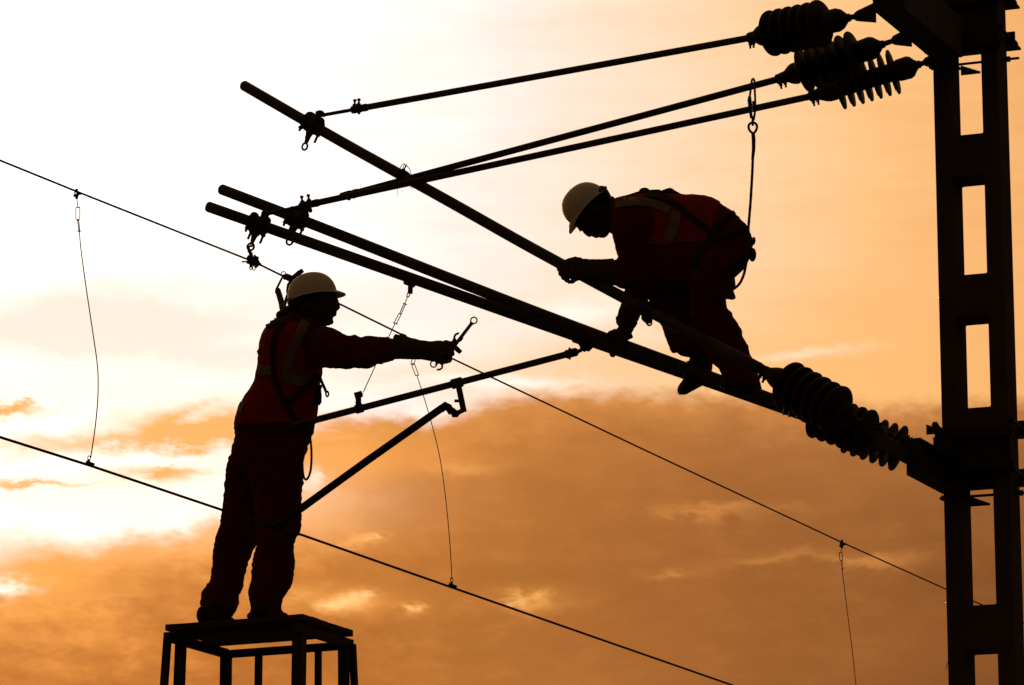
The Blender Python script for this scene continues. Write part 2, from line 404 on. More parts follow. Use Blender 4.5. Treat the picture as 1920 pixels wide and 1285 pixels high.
# ------------------------------------------------------------------ ground
g = MB(); n_ = 40
g.v = [Vector((-4000, -2000, 0)), Vector((4000, -2000, 0)), Vector((4000, 6000, 0)), Vector((-4000, 6000, 0))]; g.f = [(0, 1, 2, 3)]
go = obj('ground', g, 'ground', org=(0, 0, 0)); tag(go, 'dark bare railway ground below the wires', kind='structure')

# ------------------------------------------------------------------ mast
TH = R(21.0)
c_ = Vector((math.cos(TH), -math.sin(TH), 0)); t_ = Vector((math.sin(TH), math.cos(TH), 0))
mo = P(1762, 650, 18.95); mo.z = 0
Wm, Dm, fl = .333, .20, .086
def mz(py, front=True, px=1800):                          # height of a photo row on the mast's front or rear plane
    d = ray(px, py); Y = 18.90 if front else 18.90 + Dm * .93
    return CAM.z + d.z / d.y * Y
holes = [(mz(253), mz(96, False)), (mz(515), mz(350, False)), (mz(765), mz(610, False)), (mz(1135), mz(889, False)), (mz(1420), mz(1228, False))]
z0 = mz(1520)
while z0 > .9: holes.append((z0 - .45, z0)); z0 -= .72
zt = mz(-250); holes.append((mz(-40), mz(-200, False)))
holes.sort()
mast = thing('concrete_mast', mo, 'tall dark concrete mast with a ladder of rectangular openings', 'railway mast')
zs = [0.0]
for a, b in holes: zs += [a, b]
zs.append(zt); xs = [0, fl, Wm - fl, Wm]
mb = MB()
def mp(x, y, z): return mo + c_ * x + t_ * y + Z * z
solid = lambda i, k: 0 <= i < 3 and 0 <= k < len(zs) - 1 and not (i == 1 and k % 2 == 1)
vid = {}
def vi(i, k, s_):
    if (i, k, s_) not in vid: vid[i, k, s_] = len(mb.v); mb.v.append(mp(xs[i], Dm * s_, zs[k]))
    return vid[i, k, s_]
for i in range(3):
    for k in range(len(zs) - 1):
        if not solid(i, k): continue
        for s_ in (0, 1): mb.f.append((vi(i, k, s_), vi(i + 1, k, s_), vi(i + 1, k + 1, s_), vi(i, k + 1, s_)))
        if not solid(i - 1, k): mb.f.append((vi(i, k, 0), vi(i, k, 1), vi(i, k + 1, 1), vi(i, k + 1, 0)))
        if not solid(i + 1, k): mb.f.append((vi(i + 1, k, 0), vi(i + 1, k, 1), vi(i + 1, k + 1, 1), vi(i + 1, k + 1, 0)))
        if not solid(i, k - 1): mb.f.append((vi(i, k, 0), vi(i, k, 1), vi(i + 1, k, 1), vi(i + 1, k, 0)))
        if not solid(i, k + 1): mb.f.append((vi(i, k + 1, 0), vi(i, k + 1, 1), vi(i + 1, k + 1, 1), vi(i + 1, k + 1, 0)))
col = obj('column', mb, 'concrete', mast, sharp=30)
bv_ = col.modifiers.new('bevel', 'BEVEL'); bv_.width = .006; bv_.segments = 2; bv_.limit_method = 'ANGLE'
# ------------------------------------------------------------------ pivots of the three cantilevers
YC = 18.92
def plane_pt(px, py, piv, al):
    """photo point on the vertical plane of one cantilever"""
    nrm__ = Vector((math.sin(al), math.cos(al), 0))           # plane holds direction (-cos, +sin)
    d = ray(px, py); return CAM + d * ((piv - CAM).dot(nrm__) / d.dot(nrm__))
pC = P(1740, 116, YC); pB = pC - t_ * .5; pA = pC - t_ * 1.0
pB = P(1680, 75, pB.y); pA = P(1609, 30, pA.y)
AL = {'A': R(38), 'B': R(27), 'C': R(15)}
PV = {'A': pA, 'B': pB, 'C': pC}
def Q(k, px, py): return plane_pt(px, py, PV[k], AL[k])
low = {'A': (1626, 799), 'B': (1698, 838), 'C': (1757, 866)}
# brackets: a beam running towards the viewer, clamped to the mast
for nm_, zc, hh, lugs in (('upper', pC.z + .048, .105, (pA, pB, pC)), ('lower', None, .088, None)):
    br = MB()
    if nm_ == 'lower':
        lugs = [Q(k, *low[k]) for k in 'ABC']; zc = sum(l.z for l in lugs) / 3 - .075
    tb_ = Vector((pC.x - pA.x, pC.y - pA.y, 0)).normalized(); far = mp(.085 if nm_ == 'upper' else .035, -.02, zc); near = far - tb_ * 1.10
    bo = obj('bracket_beam', MB(), 'beam', mast, org=far)
    bb = MB()
    bb.bar(near, far, .012, 2 * hh)                            # web of the channel
    for s_ in (-1, 1): bb.bar(near + c_ * .036 + Z * (hh - .006) * s_, far + c_ * .036 + Z * (hh - .006) * s_, .06, .011)
    C.objects.unlink(bo); bpy.data.objects.remove(bo)
    if nm_ == 'lower':                                         # deep stub at the mast, slimmer arm out to the nearest pivot
        mid = far - tb_ * .60; bb = MB()
        bb.bar(mid, far, .012, 2 * hh); bb.bar(near, mid, .030, .062)
        for s_ in (-1, 1): bb.bar(mid + c_ * .036 + Z * (hh - .006) * s_, far + c_ * .036 + Z * (hh - .006) * s_, .06, .011)
        bb.bar(mid - tb_ * .012 + c_ * .03, mid + c_ * .03, .075, 2 * hh)
    else:                                                      # paired channel nearer the column
        b2 = MB(); o2 = c_ * .135
        fa2 = far - tb_ * .21; b2.bar(near + o2 + tb_ * .02, fa2 + o2, .012, 2 * hh)
        for s_ in (-1, 1): b2.bar(near + tb_ * .02 + c_ * .099 + Z * (hh - .006) * s_, fa2 + c_ * .099 + Z * (hh - .006) * s_, .06, .011)
        obj('bracket_beam', b2, 'beam', mast, org=far)
        for q_ in (.28, .6, .92):
            pk = MB(); pk.box(far - tb_ * 1.1 * q_ + c_ * .068, (tb_, c_, Z), (.05, .060, hh - .02)); obj('spacer', pk, 'beam', mast)
    bo = obj('bracket_beam', bb, 'beam', mast, org=far, label='%s beam clamped to the mast carrying insulators' % nm_)
    for l, k in zip(lugs, 'ABC'):                              # lugs reaching out to the insulator eyes
        base = far - tb_ * (far - l).dot(tb_) - c_ * .008; base.z = l.z
        lb = MB(); out_ = (l - base); up = Z
        w0, w1 = .055, .026
        if nm_ == 'upper':
            e = Vector((-math.cos(AL[k]), math.sin(AL[k]), 0))
            lb.prism([base + up * .055, l + up * w1, l - c_ * .02 + up * .012, l - c_ * .02 - up * .012, l - up * w1, base - up * .045], t_ * .012)
            lb.tube([l - t_ * .022, l + t_ * .022], .009, 8)
        else:
            for s_ in (-1, 1): lb.prism([base + up * .05 + t_ * .024 * s_, l - c_ * .015 + up * .03 + t_ * .024 * s_, l - c_ * .015 - up * .03 + t_ * .024 * s_, base - up * .05 + t_ * .024 * s_], t_ * .009)
            lb.tube([l - t_ * .045, l + t_ * .045], .011, 8)
        obj('lug', lb, 'dark', bo)
        for dz_ in ((.035, .085) if nm_ == 'upper' else (-.012, .014)):
            q_ = base + Z * (dz_ - .01); obj('bolt', MB().lathe(q_ - c_ * .014, c_, [(0, .013), (.012, .013), (.012, .008), (.05, .008)], 6), 'dark', bo)
    # clamp plates before and behind the mast with tie bolts
    zk, h2, rods, zr = (mz(54), .128, (mz(112),), (mz(-6), mz(72))) if nm_ == 'upper' else (mz(852), .092, (mz(909), mz(925)), (mz(806), mz(897)))
    pl = MB()
    pl.box(mp(Wm / 2, -.012, zk), (c_, t_, Z), (Wm / 2 + .012, .008, h2))
    pl.box(mp(.02, -.045, zk), (c_, t_, Z), (.045, .03, h2 - .02))
    obj('clamp_plate', pl, 'beam', mast)
    for j, za in enumerate(zr):                                # rear angles whose ends stick out beyond the column
        an = MB(); x0, x1 = -.02, Wm + .052
        an.box(mp((x0 + x1) / 2, Dm + .045, za), (c_, t_, Z), ((x1 - x0) / 2, .045, .005))
        an.box(mp((x0 + x1) / 2, Dm + .008, za + .035), (c_, t_, Z), ((x1 - x0) / 2 - .01, .005, .035))
        obj('clamp_angle', an, 'beam', mast)
        fr = MB(); zf = zk + (h2 - .012) * (1 if j == 0 else -1)
        fr.box(mp(Wm / 2, -.040, zf), (c_, t_, Z), (Wm / 2 + .03, .020, .005)); fr.box(mp(Wm / 2, -.0235, zf + .02), (c_, t_, Z), (Wm / 2 + .03, .0035, .02))
        obj('clamp_angle', fr, 'beam', mast)
        for xx in (-.018, Wm + .026):
            tb = MB(); tb.tube([mp(xx, -.085, za + .024), mp(xx, Dm + .09, za + .024)], .009, 8)
            for yy in (-.06, Dm + .055): tb.lathe(mp(xx, yy, za + .024), t_, [(0, .018), (.016, .018)], 6)
            obj('tie_bolt', tb, 'dark', mast)
    for zz in rods:
        tb = MB(); tb.tube([mp(-.04, Dm * .4, zz), mp(Wm + .09, Dm * .4, zz)], .0068, 8)
        for xx in (-.030, Wm + .028): tb.lathe(mp(xx, Dm * .4, zz), c_, [(0, .015), (.016, .015)], 6)
        obj('cross_bolt', tb, 'dark', mast)
# gusset wedges visible beside the column
for px, py, Y in ((1758, 806, 18.8), (1840, 941, 19.0), (1822, 132, 19.0)):
    gs = MB(); a = P(px, py, Y); gs.prism([a - c_ * .055 + Z * .03, a + c_ * .045 - Z * .012, a + c_ * .04 - Z * .02, a - c_ * .055 - Z * .02], t_ * .012)
    obj('gusset', gs, 'beam', mast)
tw = MB(); tw.tube([P(1778, 1240, 18.93), P(1774, 1250, 18.9), P(1773, 1256, 18.89)], .0025, 5); obj('loose_wire_end', tw, 'wire', mast)

# ------------------------------------------------------------------ cantilevers
SHED = MB().lathe((0, 0, 0), Z, [(-.010, .030), (-.012, .045), (-.0135, .075), (-.0125, .098), (-.006, .1105), (.001, .112), (.006, .108), (.009, .095), (.013, .060), (.016, .042), (.018, .030)], 36).mesh('shed')
SHED.materials.append(M['porcelain'])
def insulator(root, p0, p1, a_sock, a_cap, s0, s1, b_cap, b_end, nshed, tailr=.011, rs=.112, lab=None):
    """p0..p1 axis; numbers are fractions along it"""
    d = p1 - p0; L = d.length; d = d.normalized()
    core = MB().lathe(p0 + d * L * s0 * .98, d, [(0, .047), (L * (s1 - s0) * 1.03, .047)], 24)
    ins = obj('insulator', core, 'porcelain', root, org=p0 + d * L * s0, label=lab)
    cp = MB(); a = L * a_sock; b = L * a_cap; e = L * s0
    cp.lathe(p0, d, [(a, .019), (a + .006, .026), (a + .02, .026), (a + .024, .022), (b - .03, .022), (b - .026, .028), (b - .012, .028), (b, .030), (b + (e - b) * .35, .047), (b + (e - b) * .6, .054), (e, .055), (e + .01, .05)], 24)
    for s_ in (.35, .8):                                       # clamp bolts under the socket
        q_ = p0 + d * (a + (b - a) * s_); dn = (-Z + d * d.z).normalized()
        cp.lathe(q_ + dn * .02, dn, [(0, .010), (.018, .010), (.018, .006), (.034, .006)], 6)
    obj('socket', cp, 'dark', ins)
    c2 = MB(); f0 = L * s1; f1 = L * b_cap
    c2.lathe(p0, d, [(f0 - .01, .05), (f0 + .004, .056), (f0 + (f1 - f0) * .55, .058), (f0 + (f1 - f0) * .72, .050), (f1 - .012, .030), (f1, .020), (f1 + .012, .020), (f1 + .016, .014), (L * b_end, .013), (L, tailr)], 24)
    u, w = frame_of(d)
    c2.ring(p1 - d * .0, Vector((d.y, -d.x, 0)).normalized(), .019, .0075)
    obj('end_cap', c2, 'dark', ins)
    for i in range(nshed):
        s_ = L * (s0 + (s1 - s0) * (i + .5) / nshed); q_ = p0 + d * s_
        o = bpy.data.objects.new('shed', SHED); C.objects.link(o); o.parent = ins
        o.matrix_local = Matrix.Translation(q_ - ORG[ins.name]) @ d.to_track_quat('Z', 'X').to_matrix().to_4x4() @ Matrix.Scale(rs / .112 * (1.03 if i == nshed - 1 else 1), 4)
    return ins
def frac(k, pts_x, x0, x1):  # photo x along an axis -> fraction
    return [(x - x0) / (x1 - x0) for x in pts_x]
def clamp_head(root, k, cx, cy, dirpx, eye, rod_end, n_eye=True):
    """casting gripping the tube, with bolts, a hanging ear and a clevis for the tie rod"""
    c = Q(k, cx, cy); d = (Q(k, cx + dirpx[0] * 40, cy + dirpx[1] * 40) - c).normalized()
    pn = Vector((math.sin(AL[k]), math.cos(AL[k]), 0)); up = pn.cross(d); up = up if up.z > 0 else -up
    mb = MB()
    mb.lathe(c - d * .055, d, [(0, .030), (.006, .046), (.03, .050), (.045, .043), (.065, .043), (.08, .050), (.104, .046), (.11, .030)], 18)
    for s_ in (-.036, .036):
        mb.ell(c + d * s_ + up * .036, d * .022, pn * .035, up * .020)
        for t2 in (-1, 1):
            q_ = c + d * s_ - up * .03 + pn * .034 * t2
            mb.tube([q_ + up * .03, q_ - up * (.045 + .012 * t2)], .0068, 8)
            mb.lathe(q_ - up * .006, -up, [(0, .013), (.013, .013)], 6)
    mb.ell(c + up * .05 + d * .012, d * .018, pn * .018, up * .018)
    cl = obj('tube_clamp', mb, 'dark', root, org=c)
    ear = MB(); e = Q(k, *eye); dd = (e - c); ln = dd.length; dd.normalize(); sd_ = pn.cross(dd)
    ear.prism([c + sd_ * .036 + dd * .02, c + dd * (ln * .55) + sd_ * .014, c + dd * (ln - .018) + sd_ * .007, c + dd * (ln - .018) - sd_ * .007, c + dd * (ln * .55) - sd_ * .014, c - sd_ * .036 + dd * .02], pn * .014)
    if n_eye: ear.ring(e, pn, .0185, .0058, 20, 8)
    obj('eye_lug', ear, 'dark', cl)
    cv = MB(); r = Q(k, *rod_end)
    cv.tube([c + up * .03, r - up * .012], .013, 8); cv.ell(r + up * .006, d * .02, pn * .024, up * .014); cv.lathe(r - pn * .03, pn, [(0, .012), (.06, .012)], 8)
    obj('clevis', cv, 'dark', cl)
    return c, d, pn, up
canti = {}
desc = {'A': 'nearest cantilever, its long tube topmost at the left end and gripped by the bent worker',
        'B': 'middle cantilever, its slanted tube ending between the other two and stood on by the worker',
        'C': 'farthest cantilever, its slanted tube lowest at left and holding the upper wire'}
tube_px = {'A': [(458, 161), (640, 266), (840, 377), (1000, 467), (1210, 580), (1424, 691)],
           'B': [(416, 355.5), (615, 432), (840, 521), (1030, 595), (1250, 677), (1466, 755.5)],
           'C': [(391, 388), (700, 497), (1030, 613), (1300, 706.5), (1520, 783.5)]}
rod_px = {'A': ((603, 216.5), (668, 205), (1402, 72)), 'B': ((556, 392), (648, 367), (1458, 149)), 'C': ((499, 402), (572, 385.5), (1522, 180.5))}
for k in 'ABC':
    root = thing('cantilever', PV[k], desc[k], 'cantilever', 'cantilevers hinged on the mast')
    canti[k] = root
    tp = [Q(k, *p) for p in tube_px[k]]
    tp = [Vector(p) for p in cat_pts([tuple(p) for p in tp], 5)]
    d0 = (tp[1] - tp[0]).normalized()
    mb = MB().tube([tp[0] - d0 * .008] + tp, [.0245] + [.0285] * len(tp), 20)
    obj('strut_tube', mb, 'steel', root)
    # tie rod with its thin end fitting
    a, b, e = (Q(k, *p) for p in rod_px[k]); d = (e - b).normalized()
    obj('tie_rod', MB().tube([b, e], .0172 if k != 'A' else .0168, 16), 'steel', root)
    dn = (b - a).normalized(); pn = Vector((math.sin(AL[k]), math.cos(AL[k]), 0)); up = pn.cross(d); up = up if up.z > 0 else -up
    fit = MB(); fit.tube([a, b + d * .03], .0098, 10)
    fit.lathe(b - d * .035, d, [(0, .012), (.01, .021), (.062, .022), (.066, .019), (.10, .021), (.115, .018)], 16)
    for s_ in (.0, .028 if k == 'A' else .036):
        bd_ = up if k != 'B' else pn; q_ = b + d * (s_ - .012) + bd_ * .018; fit.lathe(q_, bd_, [(0, .012), (.01, .012), (.012, .006), (.026, .006), (.028, .0105), (.034, .0105), (.038, .006)], 8)
    fit.tube([b - up * .03 + d * .02, b + up * .02 + d * .02], .007, 8)
    obj('rod_fitting', fit, 'dark', root)
    # upper insulator
    x0 = rod_px[k][2][0]; x1 = {'A': 1609, 'B': 1680, 'C': 1740}[k]
    fx = {'A': (1402, 1416, 1440, 1547, 1589, 1602), 'B': (1451, 1470, 1490, 1620, 1653, 1668), 'C': (1516, 1534, 1566, 1684, 1721, 1733)}[k]
    if k == 'B': fx = (1455, 1474, 1500, 1611, 1653, 1668)
    insulator(root, e, PV[k], *[(x - x0) / (x1 - x0) for x in fx], {'A': 6, 'B': 6, 'C': 7}[k], rs=.113)
    # lower insulator
    a0 = tube_px[k][-1]; l0 = low[k]; p0 = Q(k, *a0); p1 = Q(k, *l0)
    fx = {'A': (1424, 1442, 1473, 1576, 1600, 1612), 'B': (1468, 1492, 1527, 1634, 1660, 1680), 'C': (1522, 1548, 1586, 1694, 1726, 1743)}[k]
    insulator(root, p0, p1, *[(x - a0[0]) / (l0[0] - a0[0]) for x in fx], 6, rs=.114)
cA = clamp_head(canti['A'], 'A', 586, 233, (.87, .49), (571.5, 275), (601, 214))
cB = clamp_head(canti['B'], 'B', 556, 410, (.93, .36), (543, 453), (577, 393))
cC = clamp_head(canti['C'], 'C', 484, 421, (.94, .335), (470, 463), (497, 402))
# hook strap further along the near tube and a small clip under the far tube
mb = MB(); q_ = Q('A', 1214, 581); d = (Q('A', 1250, 600) - q_).normalized(); pn = Vector((math.sin(AL['A']), math.cos(AL['A']), 0)); up = pn.cross(d); up = up if up.z > 0 else -up
mb.lathe(q_ - d * .045, d, [(0, .028), (.005, .037), (.03, .041), (.06, .041), (.085, .037), (.09, .028)], 16)
for s_ in (-.03, .0, .03): mb.lathe(q_ + d * s_ + up * .036, up, [(0, .009), (.012, .009)], 6)
mb.ell(q_ - up * .042 + d * .02, d * .035, pn * .02, up * .02)
hk = [Q('A', 1217, 594), Q('A', 1213, 600), Q('A', 1212.5, 606), Q('A', 1216, 610.5), Q('A', 1220.5, 609.5), Q('A', 1222, 606), Q('A', 1219.5, 604)]
mb.tube(hk, [.010, .008, .0065, .0055, .005, .0045, .0035], 8)
obj('hook_clamp', mb, 'dark', canti['A'])
mb = MB(); q_ = Q('C', 1149, 663); mb.ell(q_, X * .018, Yv * .02, Z * .02); mb.tube([q_, q_ + Z * .03], .012, 8); obj('drain_clip', mb, 'dark', canti['C'])
mb = MB(); q_ = Q('C', 1093, 636); d = (Q('C', 1130, 649) - q_).normalized(); mb.lathe(q_ - d * .05, d, [(0, .027), (.004, .033), (.096, .033), (.1, .027)], 18)
mb.prism([q_ - Z * .02 - d * .035, q_ - Z * .02 + d * .06, q_ - Z * .052 + d * .035, q_ - Z * .058 - d * .01], Yv * .02)
mb.tube([Q('C', 1091, 648), Q('C', 1091, 655)], .010, 8)
obj('support_clamp', mb, 'dark', canti['C'])

# ------------------------------------------------------------------ registration arm, its stay wire and the steady arm
YR0, YR1 = Q('C', 1092, 657).y, 19.20
def rg(px, py=None):
    y = 657 + (px - 1092) * (800 - 657) / (545 - 1092) if py is None else py
    return P(px, y, YR0 + (px - 1092) / (545 - 1092) * (YR1 - YR0))
ra = thing('registration_arm', rg(1092), 'thin tube sloping down from the cantilevers in front of the standing worker', 'registration arm')
obj('arm_tube', MB().tube([rg(1083), rg(800), rg(545)], .0172, 16), 'steel', ra)
mb = MB(); d = (rg(1092) - rg(1000)).normalized()
mb.lathe(rg(1060), d, [(0, .019), (.003, .022), (.058, .022), (.064, .016), (.072, .009), (.085, .009)], 14)
q_ = rg(1068); mb.tube([q_ + Z * .03, q_ - Z * .03], .006, 8)
mb.tube([rg(1083), rg(1091, 655.5), rg(1097, 658), rg(1098, 655), rg(1095, 653)], [.009, .009, .008, .006, .004], 8)
obj('end_hook', mb, 'dark', ra)
mb = MB(); q_ = rg(858)
mb.lathe(rg(846), d, [(0, .020), (.003, .026), (.056, .026), (.06, .020)], 16); obj('drop_clamp', mb, 'steel', ra)
mb = MB(); a = rg(859, 721); b = rg(869.5, 772)
mb.bar(a, b, .03, .036, up=Yv); mb.bar(b + Z * .008, rg(852, 777), .03, .02); mb.tube([rg(852, 752), rg(866, 752)], .008, 8); obj('drop_bracket', mb, 'steel', ra)
mb = MB(); mb.lathe(rg(666), d, [(0, .020), (.003, .0235), (.038, .0235), (.041, .02)], 16)
mb.bar(rg(672, 762), rg(672, 740), .028, .033, up=Yv); mb.bar(rg(665, 742.5), rg(679, 738.5), .030, .016, up=Yv); obj('stay_clamp', mb, 'dark', ra)
# stay wire from the far cantilever tube
def link(mb, p, q, w, r=.0026):
    p = Vector(p); q = Vector(q); d = (q - p); L = d.length; d.normalize(); pts = []
    w = (w - d * w.dot(d)).normalized() * w.length
    for i in range(7): a = math.pi * i / 6; pts.append(q - d * w.length * .7 + w * math.cos(a) + d * math.sin(a) * w.length * .7)
    for i in range(7): a = math.pi * i / 6; pts.append(p + d * w.length * .7 - w * math.cos(a) - d * math.sin(a) * w.length * .7)
    return mb.tube(pts, r, 6, closed=True)
sA = Q('C', 769, 543); sB = rg(676, 739)
stay = thing('stay_wire', sA, 'short wire with links running from the lower tube down behind the outstretched arm', 'stay wire')
mb = MB(); q_ = Q('C', 770, 526); d = (Q('C', 800, 536.5) - q_).normalized()
mb.lathe(q_ - d * .028, d, [(0, .0265), (.002, .031), (.054, .031), (.056, .0265)], 18); mb.bar(Q('C', 770, 530), Q('C', 769, 550), .025, .034, up=Yv); obj('upper_clamp', mb, 'dark', stay)
def sp(px, py):
    t = (py - 543) / (739 - 543); return P(px, py, sA.y + (sB.y - sA.y) * t)
obj('link', link(MB(), sp(767, 549), sp(764.5, 557), X * .006, .003), 'wire', stay)
obj('link', link(MB(), sp(759, 570), sp(750.5, 589), Yv * .005 + X * .003), 'wire', stay)
obj('link', link(MB(), sp(750.5, 588), sp(741, 607), X * .0065), 'wire', stay)
obj('wire', MB().tube([sp(764, 556), sp(759.5, 570)], .0028, 6).tube([sp(741, 606), sp(712, 668), sp(681, 736)], .0026, 6).tube([sp(756, 568.5), sp(763, 572)], .0028, 6).tube([sp(737, 605), sp(745, 608.5)], .0028, 6), 'wire', stay)
obj('lower_eye', MB().ring(sp(677, 739), Yv, .007, .0022), 'wire', stay)

# ------------------------------------------------------------------ wires
ZM = Q('C', 475, 490).z
mes = [PZ(-330, 186, ZM), PZ(0, 301, ZM), PZ(143, 359, ZM), PZ(460, 485, ZM), PZ(478, 492, ZM), PZ(620, 562, ZM), PZ(755, 628.5, ZM), PZ(1200, 840, ZM), PZ(1578, 1017, ZM), PZ(1775, 1105.5, ZM), PZ(2150, 1269, ZM)]
mw = obj('messenger_wire', MB().tube(mes, .0055, 8), 'wire'); tag(mw, 'upper long wire slanting down behind the helmet of the standing worker', 'overhead wire', 'overhead line wires')
CY = 19.30
ZC_ = P(520, 990, CY).z
con = [PZ(-330, 715, ZC_), PZ(0, 820, ZC_), PZ(168, 873, ZC_), PZ(415, 956, ZC_), PZ(520, 990.5, ZC_), PZ(565, 1003, ZC_), PZ(848, 1102, ZC_), PZ(1100, 1190, ZC_), PZ(1370, 1284, ZC_), PZ(1620, 1371, ZC_), PZ(2300, 1600, ZC_)]
cw = obj('contact_wire', MB().tube(con, .0068, 8), 'wire'); tag(cw, 'lower long wire crossing in front of the legs of the standing worker', 'overhead wire', 'overhead line wires')
# steady arm
stA = rg(843, 760); stB = P(520, 986, CY + .0)
def stp(px, py):
    t = (842 - px) / (842 - 520); return P(px, py, stA.y + (stB.y - stA.y) * t)
sa = thing('steady_arm', stA, 'straight bar angling down from the hook to the lower wire', 'steady arm')
mb = MB(); mb.tube([stp(834, 762), stp(690, 863), stp(524, 983)], .0205, 4, flat=Yv * .7 + Z * .7); mb.tube([stp(829, 765), stp(690, 863), stp(524, 983)], .0195, 16); obj('bar', mb, 'dark', sa)
mb = MB(); mb.tube([stp(826, 768), stp(836, 760.5), stp(841, 764), stp(847, 775)], [.02, .021, .02, .017], 10); mb.tube([stp(846, 768), stp(855, 775)], .015, 8)
mb.tube([stp(847, 772), stp(850, 781), stp(857, 780.5), stp(861, 775)], [.009, .007, .007, .006], 8); obj('elbow_hook', mb, 'dark', sa)
mb = MB(); mb.ell(stp(521, 987), X * .03, Yv * .02, Z * .022); mb.lathe(stp(521, 990) - Yv * .03, Yv, [(0, .012), (.06, .012)], 6); obj('wire_clamp', mb, 'dark', sa)
# hanger under the far cantilever clamp, holding the messenger wire
hk0 = Q('C', 470, 463); hg = thing('suspension_clamp', hk0, 'bolted clamp hooked under the lowest tube and gripping the upper wire', 'wire clamp')
h = lambda px, py, dy=0: P(px, py, hk0.y + dy)
mb = MB().tube([h(474, 462), h(470.5, 461), h(466, 464), h(467, 471), h(470, 475), h(471, 482)], [.006, .007, .0075, .009, .010, .012], 8); obj('hook', mb, 'dark', hg)
mb = MB(); mb.ell(h(474, 490), X * .030, Yv * .028, Z * .024); mb.ell(h(482, 493.5), X * .015, Yv * .024, Z * .02); mb.ell(h(481, 485), X * .011, Yv * .02, Z * .012); mb.ell(h(466, 484), X * .010, Yv * .02, Z * .009)
for px, py in ((466, 482), (470, 480), (478, 481), (483, 484), (464, 492), (470, 499), (480, 500), (488, 496)): mb.ell(h(px, py), X * .007, Yv * .026, Z * .007)
obj('clamp_body', mb, 'dark', hg)
mb = MB(); mb.ell(h(456.5, 491), X * .012, Yv * .005, Z * .0045); mb.tube([h(458, 491), h(468, 490)], .004, 6); obj('wing_nut', mb, 'dark', hg)
mb = MB(); mb.ring(h(470.5, 502), Yv, .0085, .0025, ell=(.75, 1.3), udir=X); mb.ring(h(476, 503), Yv, .009, .0025, ell=(.75, 1.3), udir=X); obj('split_pin', mb, 'wire', hg)
# droppers
def dropper(label, top, pts, bot, ytop, ybot, links, sc=1.0, clip_low=True):
    y0, y1 = top[1], bot[1]
    def p(px, py): return P(px, py, ytop + (ybot - ytop) * min(1, max(0, (py - y0) / (y1 - y0))))
    rt = thing('dropper', p(*top[:2]), label, 'dropper wire', 'droppers between the two long wires')
    if top[2]:
        mb = MB(); x, y = top[0], top[1]; u = PXM(ytop)
        mb.tube([p(x - 2, y - 3), p(x + 2, y - 1)], 4.0 * u, 8); mb.ell(p(x - .5, y + 7 * sc), X * 5.5 * u * sc, Yv * .012, Z * 3.5 * u * sc); mb.ell(p(x + 6 * sc, y + 3 * sc), X * 6 * u * sc, Yv * .01, Z * 3 * u * sc)
        mb.tube([p(x - 3 * sc, y), p(x - 3 * sc, y + 7 * sc)], 1.1 * u, 6); mb.tube([p(x + 3 * sc, y + 1), p(x + 2 * sc, y + 8 * sc)], 1.5 * u, 6)
        mb.ell(p(x + .8 * sc, y + 11 * sc), X * 3 * u * sc, Yv * .008, Z * 3 * u * sc)
        obj('wire_clip', mb, 'dark', rt)
    for (a, b, w) in links:
        obj('link', link(MB(), p(*a), p(*b), w, .0026), 'wire', rt)
    wm = MB()
    if top[2]: wm.tube([p(top[0] + 1 * sc, top[1] + 11 * sc), p(*links[0][0])], .0024, 6)
    for q_ in (links[0][0], links[-1][1]): wm.tube([p(q_[0] - 4 * sc, q_[1] + .6), p(q_[0] + 4 * sc, q_[1] - .6)], .0024, 6)
    wp = [Vector(v) for v in cat_pts([tuple(p(*q_)) for q_ in pts], 5)]; wm.tube(wp, .0027, 6)
    obj('wire', wm, 'wire', rt)
    if clip_low:
        mb = MB(); u = PXM(ybot); x, y = bot
        mb.ring(p(x - 1, y - 13), Yv, 3 * u, .0022, ell=(.8, 1.4), udir=X); mb.bar(p(x - 2, y - 9), p(x, y - 2), 5 * u, 5 * u, up=Yv); mb.bar(p(x - 7, y - 4), p(x + 8, y + 1), .02, 5 * u, up=Yv)
        obj('contact_clip', mb, 'dark', rt)
    return rt
yM = lambda px, py: PZ(px, py, ZM).y
yC = lambda px, py: PZ(px, py, ZC_).y
dropper('bowed dropper wire at far left, away from both workers', (143, 360, 1), [(149, 434), (152, 470), (163, 550), (175, 630), (183, 690), (183.5, 745), (178, 805), (170, 858)], (168, 872), yM(143, 359), yC(168, 873),
        [((146, 389), (146, 413), X * .0095), ((146.5, 412), (148.5, 434), X * .002 + Yv * .008)])
dropper('dropper wire hanging below the outstretched glove, above the middle of the lower wire', (757, 629, 0), [(782, 705), (797, 752), (812, 805), (825, 860), (835, 930), (842, 1000), (846, 1060), (847, 1086)], (848, 1101), yM(757, 629), yC(848, 1102),
        [((777, 670), (773, 684), X * .0085 + Z * .002), ((774, 682), (782, 704), X * .0085), ][:2])
lk = [o for o in C.objects if o.name.startswith('dropper')][-1]
mb = MB().tube([P(757, 629, yM(757, 629)), P(764, 645, yM(757, 629)), P(777, 671, yM(757, 629))], .0024, 6).tube([P(752, 628, yM(757, 629)), P(761, 631, yM(757, 629))], .010, 8); obj('wire_clip', mb, 'dark', lk)
dropper('straight dropper wire at right, in front of the brown cloud', (1578, 1018, 1), [(1579, 1067), (1584, 1110), (1591, 1165), (1598, 1220), (1605, 1285), (1613, 1360)], (1614, 1369), yM(1578, 1017), yC(1614, 1369),
        [((1576, 1036), (1577.5, 1052), X * .0095), ((1577.5, 1051), (1579.5, 1067), X * .002 + Yv * .008)], .8)
